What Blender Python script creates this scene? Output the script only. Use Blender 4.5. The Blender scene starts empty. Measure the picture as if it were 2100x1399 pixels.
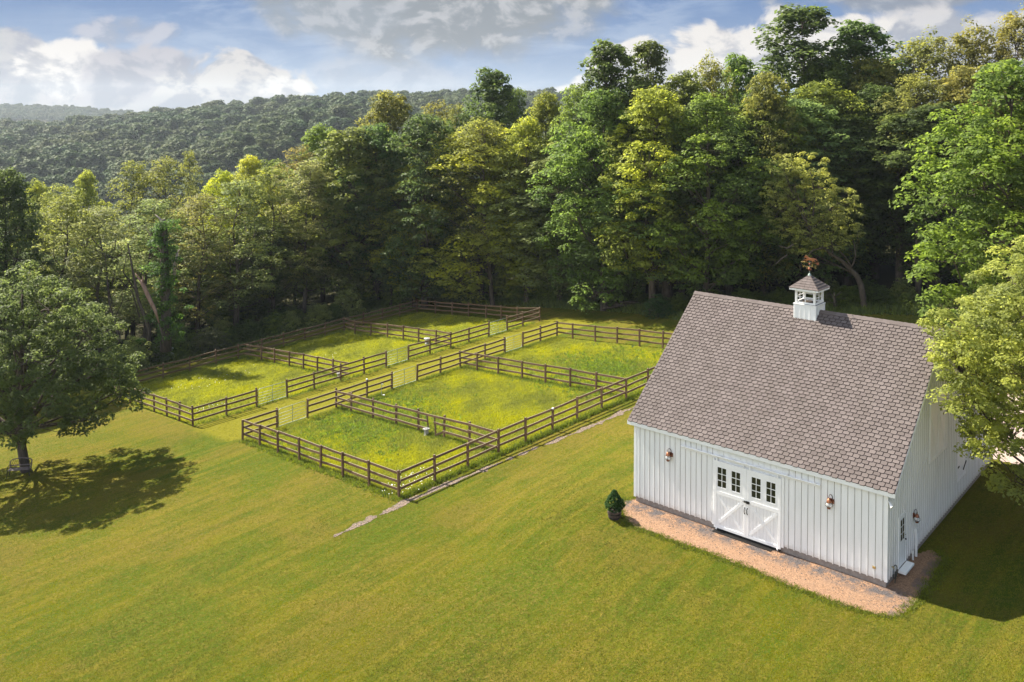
import bpy, bmesh, math, random
import numpy as np
from mathutils import Vector, Matrix, Quaternion
R=math.radians
C=bpy.context.scene.collection
SC=bpy.context.scene
# ---------------------------------------------------------------- camera, sky, sun, exposure
CZ=18.26; F=1789.69; CY=286.28; PITCH=0.0279; YAW=-0.7233
cd=bpy.data.cameras.new("camera"); cam=bpy.data.objects.new("camera",cd); C.objects.link(cam)
cd.sensor_width=36; cd.lens=36*F/2100; cd.shift_y=-(699.5-CY)/2100; cd.clip_start=.5; cd.clip_end=8000
cam.location=(0,0,CZ); cam.rotation_euler=(math.pi/2-PITCH,0,0)
SC.camera=cam
EX=np.array([math.cos(YAW),math.sin(YAW),0]); EY=np.array([-EX[1],EX[0],0])
sd=EX*1+EY*.055-np.array([0,0,.97]); sd/=np.linalg.norm(sd)
sl=bpy.data.lights.new("sun","SUN"); sl.energy=4.6; sl.angle=R(.6); sl.color=(1,.93,.80)
so=bpy.data.objects.new("sun",sl); C.objects.link(so); so.location=(-40,60,60)
so.rotation_euler=Vector(sd).to_track_quat('-Z','Y').to_euler()
SC.view_settings.view_transform='Standard'; SC.view_settings.look='None'; SC.view_settings.gamma=1
SC.view_settings.exposure=1.75
SC.render.resolution_x=1024; SC.render.resolution_y=682

def azel(u,v):
    x=(u-1050)/F; z=-(v-CY)/F; y=1.0
    y,z=y*math.cos(PITCH)+z*math.sin(PITCH),-y*math.sin(PITCH)+z*math.cos(PITCH)
    return math.atan2(x,y),math.atan2(z,math.hypot(x,y))

class NT:
    """small helper to write shader maths as expressions"""
    def __init__(s,tree): s.t=tree
    def n(s,typ,**kw):
        nd=s.t.nodes.new(typ)
        for k,v in kw.items(): setattr(nd,k,v)
        return nd
    def lk(s,a,b): s.t.links.new(a,b)
    def put(s,sock,v):
        if isinstance(v,bpy.types.NodeSocket): s.lk(v,sock)
        else: sock.default_value=v
    def m(s,op,a,b=0.0,c=None,clamp=False):
        nd=s.n('ShaderNodeMath',operation=op,use_clamp=clamp); s.put(nd.inputs[0],a); s.put(nd.inputs[1],b)
        if c is not None: s.put(nd.inputs[2],c)
        return nd.outputs[0]
    def ss(s,x,a,b):
        nd=s.n('ShaderNodeMapRange',interpolation_type='SMOOTHSTEP'); s.put(nd.inputs[0],x); s.put(nd.inputs[1],a); s.put(nd.inputs[2],b); return nd.outputs[0]
    def mr(s,x,a,b,c,d):
        nd=s.n('ShaderNodeMapRange'); s.put(nd.inputs[0],x)
        for i,v in enumerate((a,b,c,d)): s.put(nd.inputs[i+1],v)
        return nd.outputs[0]
    def mix(s,f,a,b,mode='MIX'):
        nd=s.n('ShaderNodeMix',data_type='RGBA',blend_type=mode); s.put(nd.inputs[0],f)
        for k,v in ((6,a),(7,b)): s.put(nd.inputs[k],(*v,1) if isinstance(v,tuple) and len(v)==3 else v)
        return nd.outputs[2]
    def noise(s,vec,scale,detail=3,rough=.5,dim='3D',dist=0.0):
        nd=s.n('ShaderNodeTexNoise',noise_dimensions=dim); 
        if vec is not None: s.lk(vec,nd.inputs['Vector'])
        nd.inputs['Scale'].default_value=scale; nd.inputs['Detail'].default_value=detail; nd.inputs['Roughness'].default_value=rough; nd.inputs['Distortion'].default_value=dist
        return nd.outputs['Fac']
    def vec(s,x,y,z=0.0):
        nd=s.n('ShaderNodeCombineXYZ'); s.put(nd.inputs[0],x); s.put(nd.inputs[1],y); s.put(nd.inputs[2],z); return nd.outputs[0]
    def sc(s,v,k):
        nd=s.n('ShaderNodeVectorMath',operation='MULTIPLY'); s.lk(v,nd.inputs[0]); nd.inputs[1].default_value=k; return nd.outputs[0]
    def off(s,v,k):
        nd=s.n('ShaderNodeVectorMath',operation='ADD'); s.lk(v,nd.inputs[0]); nd.inputs[1].default_value=k; return nd.outputs[0]

def make_world():
    w=bpy.data.worlds.new("World"); SC.world=w; w.use_nodes=True
    t=w.node_tree; t.nodes.clear(); g=NT(t)
    out=g.n('ShaderNodeOutputWorld'); bg=g.n('ShaderNodeBackground'); g.lk(bg.outputs[0],out.inputs[0])
    sky=g.n('ShaderNodeTexSky',sky_type='NISHITA'); sky.sun_disc=False
    sky.sun_elevation=math.asin(-sd[2]); sky.sun_rotation=math.atan2(-sd[0],-sd[1]); sky.air_density=1.0; sky.dust_density=.6; sky.ozone_density=2.5; sky.altitude=200
    tc=g.n('ShaderNodeTexCoord'); sp=g.n('ShaderNodeSeparateXYZ'); g.lk(tc.outputs['Generated'],sp.inputs[0])
    az=g.m('ARCTAN2',sp.outputs[0],sp.outputs[1]); el=g.m('ARCSINE',sp.outputs[2])
    P=g.vec(az,g.m('MULTIPLY',el,1.5))
    n1=g.noise(P,16,7,.56,dist=.3); n1b=g.noise(g.off(P,(-.012,.012,0)),16,7,.56,dist=.3)
    n2=g.noise(P,5,5,.6); n3=g.noise(g.sc(P,(1,2.6,1)),9,6,.62,dist=.6)
    lit=g.m('MULTIPLY',g.m('SUBTRACT',n1,n1b),5.0)
    # clear air: paler near the horizon, deep blue higher up
    k=g.ss(el,.0,.16)
    col=g.mix(k,(1.75,2.3,3.1),(.50,1.05,2.30))
    hi=g.ss(el,.14,.7)
    col=g.mix(hi,col,sky.outputs[0])
    # thin veil of high cloud
    vm=g.ss(g.m('ADD',n3,g.m('MULTIPLY',g.m('SUBTRACT',n2,.5),.8)),.40,.66)
    ua,_=azel(900,100)
    vmask=g.m('SUBTRACT',1.0,g.m('MULTIPLY',g.m('POWER',g.m('ABSOLUTE',g.m('DIVIDE',g.m('SUBTRACT',az,ua),.42)),2.0),.8),clamp=True)
    vmask=g.m('MAXIMUM',vmask,g.m('MULTIPLY',hi,1.0))
    veil=g.m('MULTIPLY',g.m('MULTIPLY',vm,vmask),.80)
    col=g.mix(veil,col,g.mix(hi,(2.1,2.6,3.4),(3.3,3.55,4.0)))
    # (u, v, ru, rv, noise amount, bright colour, dark colour, shade bias, opacity, softness)
    W=(4.2,4.0,3.8); M=(2.6,2.6,2.8)
    blobs=[
     (1060,215,230,50,.7,(2.3,2.6,3.1),(1.7,2.0,2.5),.0,.8,.7),
     (800,165,210,54,.7,(2.5,2.7,3.1),(1.8,2.05,2.5),.0,.75,.7),
     (265,62,130,30,1.2,(2.7,2.7,3.0),(1.6,1.8,2.3),.0,.8,.6),
     (900,-14,390,150,.45,(2.5,2.55,2.65),(1.35,1.48,1.62),.06,.97,.5),
     (700,30,170,50,.7,(2.2,2.35,2.6),(1.5,1.7,1.95),.0,.85,.6),
     (1900,-12,330,34,1.0,(2.1,2.25,2.5),(1.3,1.45,1.75),.0,.9,.6),
     (1980,115,330,96,.9,(3.4,3.3,3.3),(1.9,2.0,2.3),.1,.95,.5),
     (1600,100,240,70,1.0,W,M,.25,1.0,.35),
     (1350,150,190,72,1.0,W,M,.32,1.0,.3),
     (1180,215,110,38,1.1,W,M,.2,.9,.4),
     (130,205,330,82,.9,(2.7,2.55,2.65),(1.5,1.6,1.9),.0,.97,.4),
     (30,110,90,48,1.0,(2.8,2.75,2.8),(1.9,1.95,2.3),.1,.95,.35),
     (135,140,95,56,1.0,W,(2.3,2.3,2.5),.28,1.0,.3),
     (320,170,180,70,1.0,(2.5,2.4,2.6),(1.55,1.6,1.95),.0,.95,.4),
     (490,178,150,66,1.0,(3.3,3.15,3.05),(1.7,1.75,2.05),.15,1.0,.3),
     (585,190,50,34,1.0,W,(2.3,2.3,2.5),.25,.9,.3),
     (560,232,520,32,1.0,(2.6,2.6,2.7),(1.6,1.75,2.1),.0,.85,.6),
    ]
    for (u,v,ru,rv,amp,cb,cdk,bias,op,soft) in blobs:
        a,e=azel(u,v); ra=ru/F*math.cos(a)**2; re=rv/F
        dx=g.m('DIVIDE',g.m('SUBTRACT',az,a),ra); dy=g.m('DIVIDE',g.m('SUBTRACT',el,e),re)
        d2=g.m('ADD',g.m('MULTIPLY',dx,dx),g.m('MULTIPLY',dy,dy))
        base=g.m('MAXIMUM',g.m('SUBTRACT',1.1,d2),-1.2)
        nn=g.m('MULTIPLY',g.m('SUBTRACT',n1,.5),3.6*amp)
        D=g.m('ADD',base,nn)
        al=g.m('MULTIPLY',g.ss(D,0.0,soft*1.4),op)
        sh=g.m('ADD',g.m('ADD',g.m('MULTIPLY',lit,1.5),g.m('MULTIPLY',dy,.42)),.35+bias)
        sh=g.m('ADD',sh,g.m('MULTIPLY',g.m('SUBTRACT',n2,.5),.8))
        c=g.mix(g.ss(sh,0.0,1.0),cdk,cb)
        col=g.mix(al,col,c)
    # added unseen sky glow, behind and left of viewer, brightens barn front and trees
    cd_=g.m('ADD',g.m('ADD',g.m('MULTIPLY',sp.outputs[0],-.55),g.m('MULTIPLY',sp.outputs[1],-.76)),g.m('MULTIPLY',sp.outputs[2],.34))
    fill_glow=g.m('MULTIPLY',g.ss(g.m('ADD',cd_,g.m('MULTIPLY',g.m('SUBTRACT',n2,.5),.6)),.55,.95),g.ss(el,-.02,.06))
    col=g.mix(fill_glow,col,(8.0,8.5,9.2))
    g.lk(col,bg.inputs[0]); bg.inputs[1].default_value=.06
make_world()

# ---------------------------------------------------------------- helpers
def tag(o,label=None,cat=None,group=None,kind=None):
    if label: o['label']=label
    if cat: o['category']=cat
    if group: o['group']=group
    if kind: o['kind']=kind
    return o
def thing(name,label,cat,loc=(0,0,0),rotz=0,group=None):
    o=bpy.data.objects.new(name,None); C.objects.link(o); o.location=loc; o.rotation_euler=(0,0,rotz); o.empty_display_size=.3
    return tag(o,label,cat,group)
def npmesh(name,V,Fc,mats,parent=None,smooth=False,attrs=None,midx=None):
    """V (n,3), Fc list of arrays of faces (each (k,m)); returns linked object"""
    me=bpy.data.meshes.new(name); V=np.asarray(V,dtype=np.float32)
    Fs=Fc if isinstance(Fc,list) else [Fc]
    me.vertices.add(len(V)); me.vertices.foreach_set('co',V.ravel())
    li=np.concatenate([f.ravel() for f in Fs]); cnt=np.concatenate([np.full(len(f),f.shape[1]) for f in Fs])
    me.loops.add(len(li)); me.loops.foreach_set('vertex_index',li.astype(np.int32))
    me.polygons.add(len(cnt)); st=np.concatenate([[0],np.cumsum(cnt)[:-1]])
    me.polygons.foreach_set('loop_start',st.astype(np.int32)); me.polygons.foreach_set('loop_total',cnt.astype(np.int32))
    for m in (mats if isinstance(mats,(list,tuple)) else [mats]): me.materials.append(m)
    if midx is not None: me.polygons.foreach_set('material_index',np.asarray(midx,dtype=np.int32))
    me.polygons.foreach_set('use_smooth',np.full(len(cnt),bool(smooth)))
    me.update(calc_edges=True)
    for k,(dom,arr) in (attrs or {}).items():
        a=me.attributes.new(k,'FLOAT',dom); a.data.foreach_set('value',np.asarray(arr,dtype=np.float32))
    o=bpy.data.objects.new(name,me); C.objects.link(o); o.parent=parent
    return o
class MB:
    """mesh builder: collects boxes, bars, tubes, prisms into one mesh"""
    def __init__(s): s.V=[];s.F={};s.n=0;s.fa=[];s.order=[]
    def add(s,V,faces,val=.5,mi=0):
        V=np.asarray(V,float)
        for f in faces: s.order.append((tuple(i+s.n for i in f),val,mi))
        s.V.append(V); s.n+=len(V)
    def box(s,x0,x1,y0,y1,z0,z1,val=.5,mi=0):
        V=[(x,y,z) for z in(z0,z1) for y in(y0,y1) for x in(x0,x1)]
        s.add(V,[(0,2,3,1),(4,5,7,6),(0,1,5,4),(2,6,7,3),(0,4,6,2),(1,3,7,5)],val,mi)
    def bar(s,a,b,w,h,up=(0,0,1),val=.5,mi=0,w2=None,h2=None):
        a=np.array(a,float);b=np.array(b,float);d=b-a;d/=np.linalg.norm(d);u=np.array(up,float)
        sd_=np.cross(d,u);sd_/=np.linalg.norm(sd_);u=np.cross(sd_,d)
        w2=w if w2 is None else w2;h2=h if h2 is None else h2
        V=[p+sd_*sx*ww/2+u*sz*hh/2 for p,ww,hh in((a,w,h),(b,w2,h2)) for sx,sz in((-1,-1),(1,-1),(1,1),(-1,1))]
        s.add(V,[(3,2,1,0),(4,5,6,7),(0,1,5,4),(1,2,6,5),(2,3,7,6),(3,0,4,7)],val,mi)
    def tube(s,pts,rad,n=8,val=.5,mi=0,caps=True):
        pts=[np.array(p,float) for p in pts]; rad=rad if hasattr(rad,'__len__') else [rad]*len(pts)
        ref=np.array([.31,.17,.93]); V=[];f=[]
        for i,p in enumerate(pts):
            d=pts[min(i+1,len(pts)-1)]-pts[max(i-1,0)]; d=d/(np.linalg.norm(d)+1e-9)
            a=np.cross(d,ref); 
            if np.linalg.norm(a)<.05: a=np.cross(d,np.array([1,0,0.]))
            a/=np.linalg.norm(a); b=np.cross(d,a)
            for k in range(n):
                t=2*math.pi*k/n; V.append(p+rad[i]*(a*math.cos(t)+b*math.sin(t)))
        for i in range(len(pts)-1):
            for k in range(n):
                f.append((i*n+k,i*n+(k+1)%n,(i+1)*n+(k+1)%n,(i+1)*n+k))
        if caps: f.append(tuple(range(n))[::-1]); f.append(tuple((len(pts)-1)*n+k for k in range(n)))
        s.add(V,f,val,mi)
    def lathe(s,prof,n=16,c=(0,0,0),val=.5,mi=0):
        V=[];f=[]
        for r,z in prof:
            for k in range(n):
                t=2*math.pi*k/n; V.append((c[0]+r*math.cos(t),c[1]+r*math.sin(t),c[2]+z))
        for i in range(len(prof)-1):
            for k in range(n): f.append((i*n+k,i*n+(k+1)%n,(i+1)*n+(k+1)%n,(i+1)*n+k))
        s.add(V,f,val,mi)
    def prism(s,poly,z0,z1,val=.5,mi=0):
        n=len(poly); V=[(x,y,z0) for x,y in poly]+[(x,y,z1) for x,y in poly]
        s.add(V,[tuple(range(n))[::-1],tuple(range(n,2*n))]+[(i,(i+1)%n,n+(i+1)%n,n+i) for i in range(n)],val,mi)
    def prismy(s,poly,y0,y1,val=.5,mi=0):
        n=len(poly); V=[(x,y0,z) for x,z in poly]+[(x,y1,z) for x,z in poly]
        s.add(V,[tuple(range(n)),tuple(range(n,2*n))[::-1]]+[(i,n+i,n+(i+1)%n,(i+1)%n) for i in range(n)],val,mi)
    def prismx(s,poly,x0,x1,val=.5,mi=0):
        n=len(poly); V=[(x0,y,z) for y,z in poly]+[(x1,y,z) for y,z in poly]
        s.add(V,[tuple(range(n))[::-1],tuple(range(n,2*n))]+[(i,(i+1)%n,n+(i+1)%n,n+i) for i in range(n)],val,mi)
    def build(s,name,mats,parent=None,smooth=False,bevel=0):
        me=bpy.data.meshes.new(name); V=np.concatenate(s.V)
        me.from_pydata(V.tolist(),[],[o[0] for o in s.order])
        for m in (mats if isinstance(mats,(list,tuple)) else [mats]): me.materials.append(m)
        a=me.attributes.new('var','FLOAT','FACE'); a.data.foreach_set('value',[o[1] for o in s.order])
        me.polygons.foreach_set('material_index',[o[2] for o in s.order])
        bm=bmesh.new(); bm.from_mesh(me); bmesh.ops.recalc_face_normals(bm,faces=bm.faces); bm.to_mesh(me); bm.free()
        if smooth: me.polygons.foreach_set('use_smooth',[True]*len(me.polygons))
        o=bpy.data.objects.new(name,me); C.objects.link(o); o.parent=parent
        if bevel:
            b=o.modifiers.new('bevel','BEVEL'); b.width=bevel; b.segments=1; b.limit_method='ANGLE'
        return o

# ---------------------------------------------------------------- materials
def newmat(name):
    m=bpy.data.materials.new(name); m.use_nodes=True; t=m.node_tree; t.nodes.clear(); g=NT(t)
    out=g.n('ShaderNodeOutputMaterial'); b=g.n('ShaderNodeBsdfPrincipled'); g.lk(b.outputs[0],out.inputs[0])
    return m,g,b,out
def attr(g,name): a=g.n('ShaderNodeAttribute'); a.attribute_name=name; return a.outputs['Fac']
def geopos(g): return g.n('ShaderNodeNewGeometry').outputs['Position']
def objpos(g): return g.n('ShaderNodeTexCoord').outputs['Object']
def bump(g,b,h,strength,dist=.02):
    n=g.n('ShaderNodeBump'); n.inputs['Strength'].default_value=strength; n.inputs['Distance'].default_value=dist; g.lk(h,n.inputs['Height']); g.lk(n.outputs[0],b.inputs['Normal'])
def simple(name,c1,c2,scale=8,rough=.6,bs=.3,metal=0,detail=4,stretch=(1,1,1),spec=.4,usevar=.25,bd=.01):
    m,g,b,_=newmat(name); p=g.sc(objpos(g),stretch); n=g.noise(p,scale,detail,.6)
    f=g.m('ADD',g.mr(n,.3,.7,0,1),g.m('MULTIPLY',g.m('SUBTRACT',attr(g,'var'),.5),usevar*2),clamp=True)
    g.lk(g.mix(f,c1,c2),b.inputs['Base Color']); b.inputs['Roughness'].default_value=rough; b.inputs['Metallic'].default_value=metal; b.inputs['Specular IOR Level'].default_value=spec
    if bs: bump(g,b,g.noise(p,scale*3,3,.6),bs,bd)
    return m
MT={}
MT['white']=simple('white_paint',(.79,.79,.785),(.85,.85,.845),3,.55,.15,usevar=.1)
MT['whitedirty']=simple('white_board_paint',(.75,.75,.745),(.83,.83,.825),1.2,.6,.2,stretch=(3,3,.5),usevar=.2)
MT['battenshade']=simple('batten_shade',(.30,.28,.27),(.42,.40,.39),5,.9,.1)  # grey for the batten shadow lines painted on the walls
MT['stone']=simple('small_stones',(.06,.05,.05),(.26,.22,.20),30,.9,.2)
MT['concrete']=simple('foundation_concrete',(.20,.17,.15),(.30,.26,.23),6,.9,.5)
MT['dark']=simple('black_iron',(.012,.012,.013),(.03,.028,.026),10,.45,.2,metal=.4)
MT['glassdark']=simple('dark_pane',(.012,.016,.012),(.03,.028,.02),2,.08,0,spec=.6)
MT['copper']=simple('copper',(.26,.10,.05),(.44,.19,.10),9,.4,.2,metal=.8)
MT['copperdark']=simple('aged_and_shaded_copper',(.16,.06,.035),(.34,.14,.08),9,.4,.2,metal=.8)
MT['brass']=simple('brass',(.42,.30,.10),(.55,.42,.18),9,.4,.2,metal=.8)
MT['steel']=simple('galvanised_steel',(.20,.25,.235),(.33,.39,.36),12,.55,.1,metal=.3)
MT['plastic']=simple('white_plastic',(.62,.63,.62),(.74,.74,.73),4,.5,.05)
MT['grey']=simple('weathered_grey',(.22,.21,.20),(.42,.41,.39),6,.8,.4)
MT['bark']=simple('bark',(.045,.034,.026),(.13,.105,.085),5,.9,.9,stretch=(1,1,.25),detail=6,bd=.05,spec=.1)
MT['palewood']=simple('dead_pale_wood',(.26,.20,.17),(.46,.39,.35),5,.85,.8,stretch=(1,1,.25),bd=.03,spec=.1)
MT['brokenwood']=simple('broken_wood',(.16,.095,.07),(.33,.22,.18),4,.85,.8,stretch=(1,1,.25),bd=.03,spec=.1)
MT['barrel']=simple('barrel_staves',(.05,.032,.026),(.12,.085,.07),9,.8,.5,stretch=(1,1,.2))
MT['benchwood']=simple('bench_slats',(.11,.085,.09),(.22,.18,.18),9,.75,.4)
MT['soil']=simple('potting_soil',(.02,.014,.01),(.05,.035,.025),20,.95,.6)
MT['rubber']=simple('hose_rubber',(.01,.02,.014),(.02,.03,.022),20,.5,.1)
MT['fascia']=MT['white']

def mat_siding():
    m,g,b,_=newmat('weathered_white_siding'); p=objpos(g); sp=g.n('ShaderNodeSeparateXYZ'); g.lk(p,sp.inputs[0])
    n=g.noise(g.sc(p,(3,3,.5)),1.2,4,.6); n2=g.noise(p,7,5,.7); n3=g.noise(g.sc(p,(9,9,.35)),1.5,4,.7)
    f=g.m('ADD',g.mr(n,.3,.7,0,1),g.m('MULTIPLY',g.m('SUBTRACT',attr(g,'var'),.5),.5),clamp=True)
    c=g.mix(f,(.74,.745,.74),(.83,.83,.825))
    c=g.mix(g.mr(n3,.55,.75,0,.35),c,(.60,.60,.57))
    splash=g.m('MULTIPLY',g.ss(g.m('ADD',g.m('MULTIPLY',n2,.55),g.m('MULTIPLY',sp.outputs[2],-1.0)),.02,.34),.42)
    c=g.mix(splash,c,(.42,.34,.26))
    g.lk(c,b.inputs['Base Color']); b.inputs['Roughness'].default_value=.6; b.inputs['Specular IOR Level'].default_value=.35
    bump(g,b,n3,.25,.01); return m
MT['siding']=mat_siding()
def mat_fence():
    m,g,b,_=newmat('stained_fence_wood'); p=objpos(g)
    oi=g.n('ShaderNodeObjectInfo').outputs['Random']
    n=g.noise(g.sc(geopos(g),(1,1,1)),1.7,3,.6); n2=g.noise(geopos(g),26,3,.7)
    f=g.m('ADD',g.m('MULTIPLY',oi,.45),g.mr(n,.35,.65,0,.65),clamp=True)
    c=g.mix(f,(.085,.046,.024),(.160,.098,.056))
    c=g.mix(g.m('MULTIPLY',g.ss(n2,.5,.75),.5),c,(.22,.165,.115))
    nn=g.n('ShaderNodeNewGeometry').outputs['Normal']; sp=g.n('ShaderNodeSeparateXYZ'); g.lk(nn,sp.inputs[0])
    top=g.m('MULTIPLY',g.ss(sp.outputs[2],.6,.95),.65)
    c=g.mix(top,c,(.29,.245,.185))      # upper faces of the boards are paler
    g.lk(c,b.inputs['Base Color']); b.inputs['Roughness'].default_value=.85; b.inputs['Specular IOR Level'].default_value=.2
    bump(g,b,n2,.5,.01); return m
MT['fence']=mat_fence()

def mat_shingle():
    m,g,b,_=newmat('asphalt_shingle'); v=attr(g,'var'); p=objpos(g)
    n=g.noise(p,70,3,.7); n2=g.noise(g.sc(p,(1.6,.4,.4)),.8,5,.65)
    c=g.mix(v,(.092,.077,.073),(.155,.131,.125))
    c=g.mix(g.mr(n,.35,.7,0,.55),c,(.14,.112,.106))
    c=g.mix(g.mr(n2,.40,.66,0,.55),c,(.105,.088,.080))
    g.lk(c,b.inputs['Base Color']); b.inputs['Roughness'].default_value=.95; b.inputs['Specular IOR Level'].default_value=.15
    bump(g,b,n,.6,.006); return m
MT['shingle']=mat_shingle()
MT['shingleedge']=simple('shingle_underlay',(.022,.014,.013),(.045,.028,.026),10,.95,.2)

def mat_leaf(name,trans=.35,spec=.25,rough=.5):
    m,g,b,out=newmat(name); v=attr(g,'var')
    oi=g.n('ShaderNodeObjectInfo'); col=oi.outputs['Color']
    if 'far' in name: v=g.m('ADD',g.m('MULTIPLY',v,.45),g.m('MULTIPLY',oi.outputs['Random'],.6)); pp=geopos(g); col=g.mix(g.mr(g.noise(pp,.012,4,.65),.38,.62,0,1),(.034,.076,.016),(.080,.090,.020)); col=g.mix(g.mr(oi.outputs['Random'],.0,1,0,.8),col,(.040,.056,.022))
    hs=g.n('ShaderNodeHueSaturation'); g.lk(col,hs.inputs['Color'])
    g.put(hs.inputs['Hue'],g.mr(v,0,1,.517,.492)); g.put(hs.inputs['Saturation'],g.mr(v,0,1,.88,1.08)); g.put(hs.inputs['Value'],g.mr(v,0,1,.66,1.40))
    g.lk(hs.outputs[0],b.inputs['Base Color']); b.inputs['Roughness'].default_value=rough; b.inputs['Specular IOR Level'].default_value=spec
    tr=g.n('ShaderNodeBsdfTranslucent'); hs2=g.n('ShaderNodeHueSaturation'); g.lk(hs.outputs[0],hs2.inputs['Color']); hs2.inputs['Value'].default_value=2.1; hs2.inputs['Hue'].default_value=.497
    g.lk(hs2.outputs[0],tr.inputs[0])
    mx=g.n('ShaderNodeMixShader'); mx.inputs[0].default_value=trans; g.lk(b.outputs[0],mx.inputs[1]); g.lk(tr.outputs[0],mx.inputs[2]); g.lk(mx.outputs[0],out.inputs[0])
    return m
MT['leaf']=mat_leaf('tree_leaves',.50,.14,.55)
MT['grassblade']=mat_leaf('grass_blades',.3,.15,.6)
MT['hillleaf']=mat_leaf('far_leaves',.15,.1,.7)
def matplain(name,c,rough=.7):
    m,g,b,_=newmat(name); b.inputs['Base Color'].default_value=(*c,1); b.inputs['Roughness'].default_value=rough; return m
MT['petal']=matplain('white_petals',(.8,.8,.76))

def mat_ground():
    m,g,b,_=newmat('grass_ground'); p=geopos(g)
    pad=attr(g,'paddock'); wood=attr(g,'woods'); aisle=attr(g,'aisle')
    big=g.noise(p,.055,4,.6); mid=g.noise(p,.45,5,.65); fine=g.noise(p,7,5,.75); vf=g.noise(p,28,3,.7)
    # mowing direction: streaks parallel to the barn's length
    sx=g.n('ShaderNodeVectorRotate',rotation_type='Z_AXIS'); g.lk(p,sx.inputs['Vector']); sx.inputs['Angle'].default_value=R(-48)
    st=g.noise(g.sc(sx.outputs[0],(.13,1.5,1)),1.0,5,.7); gr_=g.noise(p,13,4,.8)
    a=g.mix(g.mr(big,.36,.64,0,1),(.074,.098,.006),(.145,.122,.010))
    a=g.mix(g.mr(mid,.34,.66,0,.8),a,(.044,.078,.005))
    a=g.mix(g.mr(st,.44,.58,0,.75),a,(.170,.140,.014))
    br_=g.noise(p,.16,5,.7,dist=.5); a=g.mix(g.mr(br_,.50,.64,0,.65),a,(.155,.112,.022)); a=g.mix(g.mr(br_,.50,.36,0,.7),a,(.060,.098,.006))
    dry=g.m('MULTIPLY',g.ss(g.m('ADD',fine,g.m('MULTIPLY',big,.35)),.62,.84),.55)
    a=g.mix(dry,a,(.24,.155,.045))
    a=g.mix(g.mr(gr_,.45,.66,0,.6),a,(.040,.066,.005)); a=g.mix(g.mr(gr_,.40,.30,0,.5),a,(.25,.225,.035))
    a=g.mix(g.mr(vf,.42,.72,0,.4),a,(.045,.070,.004))
    q=g.mix(g.mr(mid,.32,.68,0,1),(.138,.165,.010),(.205,.197,.013))
    q=g.mix(g.mr(fine,.42,.7,0,.6),q,(.085,.11,.006))
    al=g.mix(g.mr(fine,.4,.7,0,.7),(.175,.160,.014),(.11,.115,.008))
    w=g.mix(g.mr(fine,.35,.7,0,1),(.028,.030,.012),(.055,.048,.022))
    edge=g.m('MULTIPLY',g.m('SUBTRACT',fine,.5),.5)
    c=g.mix(g.ss(g.m('ADD',aisle,edge),.35,.65),a,al)
    c=g.mix(g.ss(g.m('ADD',pad,edge),.4,.6),c,q)
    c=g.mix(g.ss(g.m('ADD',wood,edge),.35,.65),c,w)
    g.lk(c,b.inputs['Base Color']); b.inputs['Roughness'].default_value=.95; b.inputs['Specular IOR Level'].default_value=.05
    bump(g,b,g.m('ADD',fine,g.m('MULTIPLY',vf,.5)),.9,.09); return m
MT['ground']=mat_ground()
def mat_straw():
    m,g,b,_=newmat('straw_and_gravel'); p=geopos(g)
    n=g.noise(g.sc(p,(1,1,1)),22,5,.75,dist=1.2); n2=g.noise(p,1.6,5,.7); vo=g.n('ShaderNodeTexVoronoi'); vo.inputs['Scale'].default_value=34; g.lk(p,vo.inputs['Vector'])
    c=g.mix(g.mr(n,.40,.60,0,1),(.12,.060,.030),(.44,.26,.15)); c=g.mix(g.mr(n2,.42,.62,0,.6),c,(.27,.165,.10))
    dk=g.m('MULTIPLY',attr(g,'stone'),g.ss(g.m('ADD',n2,g.m('MULTIPLY',n,.5)),.68,.80))
    rocks=g.mix(g.m('MULTIPLY',vo.outputs['Distance'],1.8),(.19,.175,.18),(.06,.05,.05))
    c=g.mix(dk,c,rocks)
    g.lk(c,b.inputs['Base Color']); b.inputs['Roughness'].default_value=.95
    bump(g,b,n,1.0,.05); return m
MT['straw']=mat_straw()
MT['gravel']=simple('pink_gravel',(.30,.225,.195),(.50,.40,.35),9,.95,.8,detail=7,bd=.03)
def mat_swale():
    m,g,b,_=newmat('swale_gravel'); p=geopos(g); vo=g.n('ShaderNodeTexVoronoi'); vo.inputs['Scale'].default_value=12; g.lk(p,vo.inputs['Vector'])
    n=g.noise(p,6,4,.7)
    c=g.mix(g.mr(n,.4,.66,0,1),(.34,.215,.135),(.27,.23,.20)); c=g.mix(g.m('MULTIPLY',vo.outputs['Distance'],1.5),c,(.10,.075,.06))
    g.lk(c,b.inputs['Base Color']); b.inputs['Roughness'].default_value=.95; bump(g,b,vo.outputs['Distance'],1.0,.08); return m
MT['swale']=mat_swale()

# ---------------------------------------------------------------- terrain
Q=(19.306507,4.8778244,-1.0655405,-0.0112783,0.5565931,-0.5515683)
BX,BY,BZ=14.4433,33.1495,.284
BW,BD,BH,BR,BD1=11.5408,16.35,3.5628,8.715,6.1274
def sstep(x,a,b):
    t=np.clip((x-a)/(b-a),0,1); return t*t*(3-2*t)
def vnoise(x,y,s,seed=0):
    """cheap smooth value noise built from sines"""
    r=np.random.RandomState(seed); o=0*x
    for i in range(5):
        a=r.uniform(0,6.28); k=2*math.pi/s*(.6+.35*i); o=o+np.sin(k*(x*math.cos(a)+y*math.sin(a))+r.uniform(0,6.28))/(1+.6*i)
    return o/2.4
HU=np.array([-900,-300,0,150,300,600,800,940,1200,1600,2400,3200.]); HV=np.array([284,284,284,279,262,236,222,222,225,228,234,236.])
FU=np.array([-900,-200,0,150,260,400,700,900,1100,1500,2400,3200.]); FV=np.array([226,224,223,227,238,246,232,214,213,222,230,234.])
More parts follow.
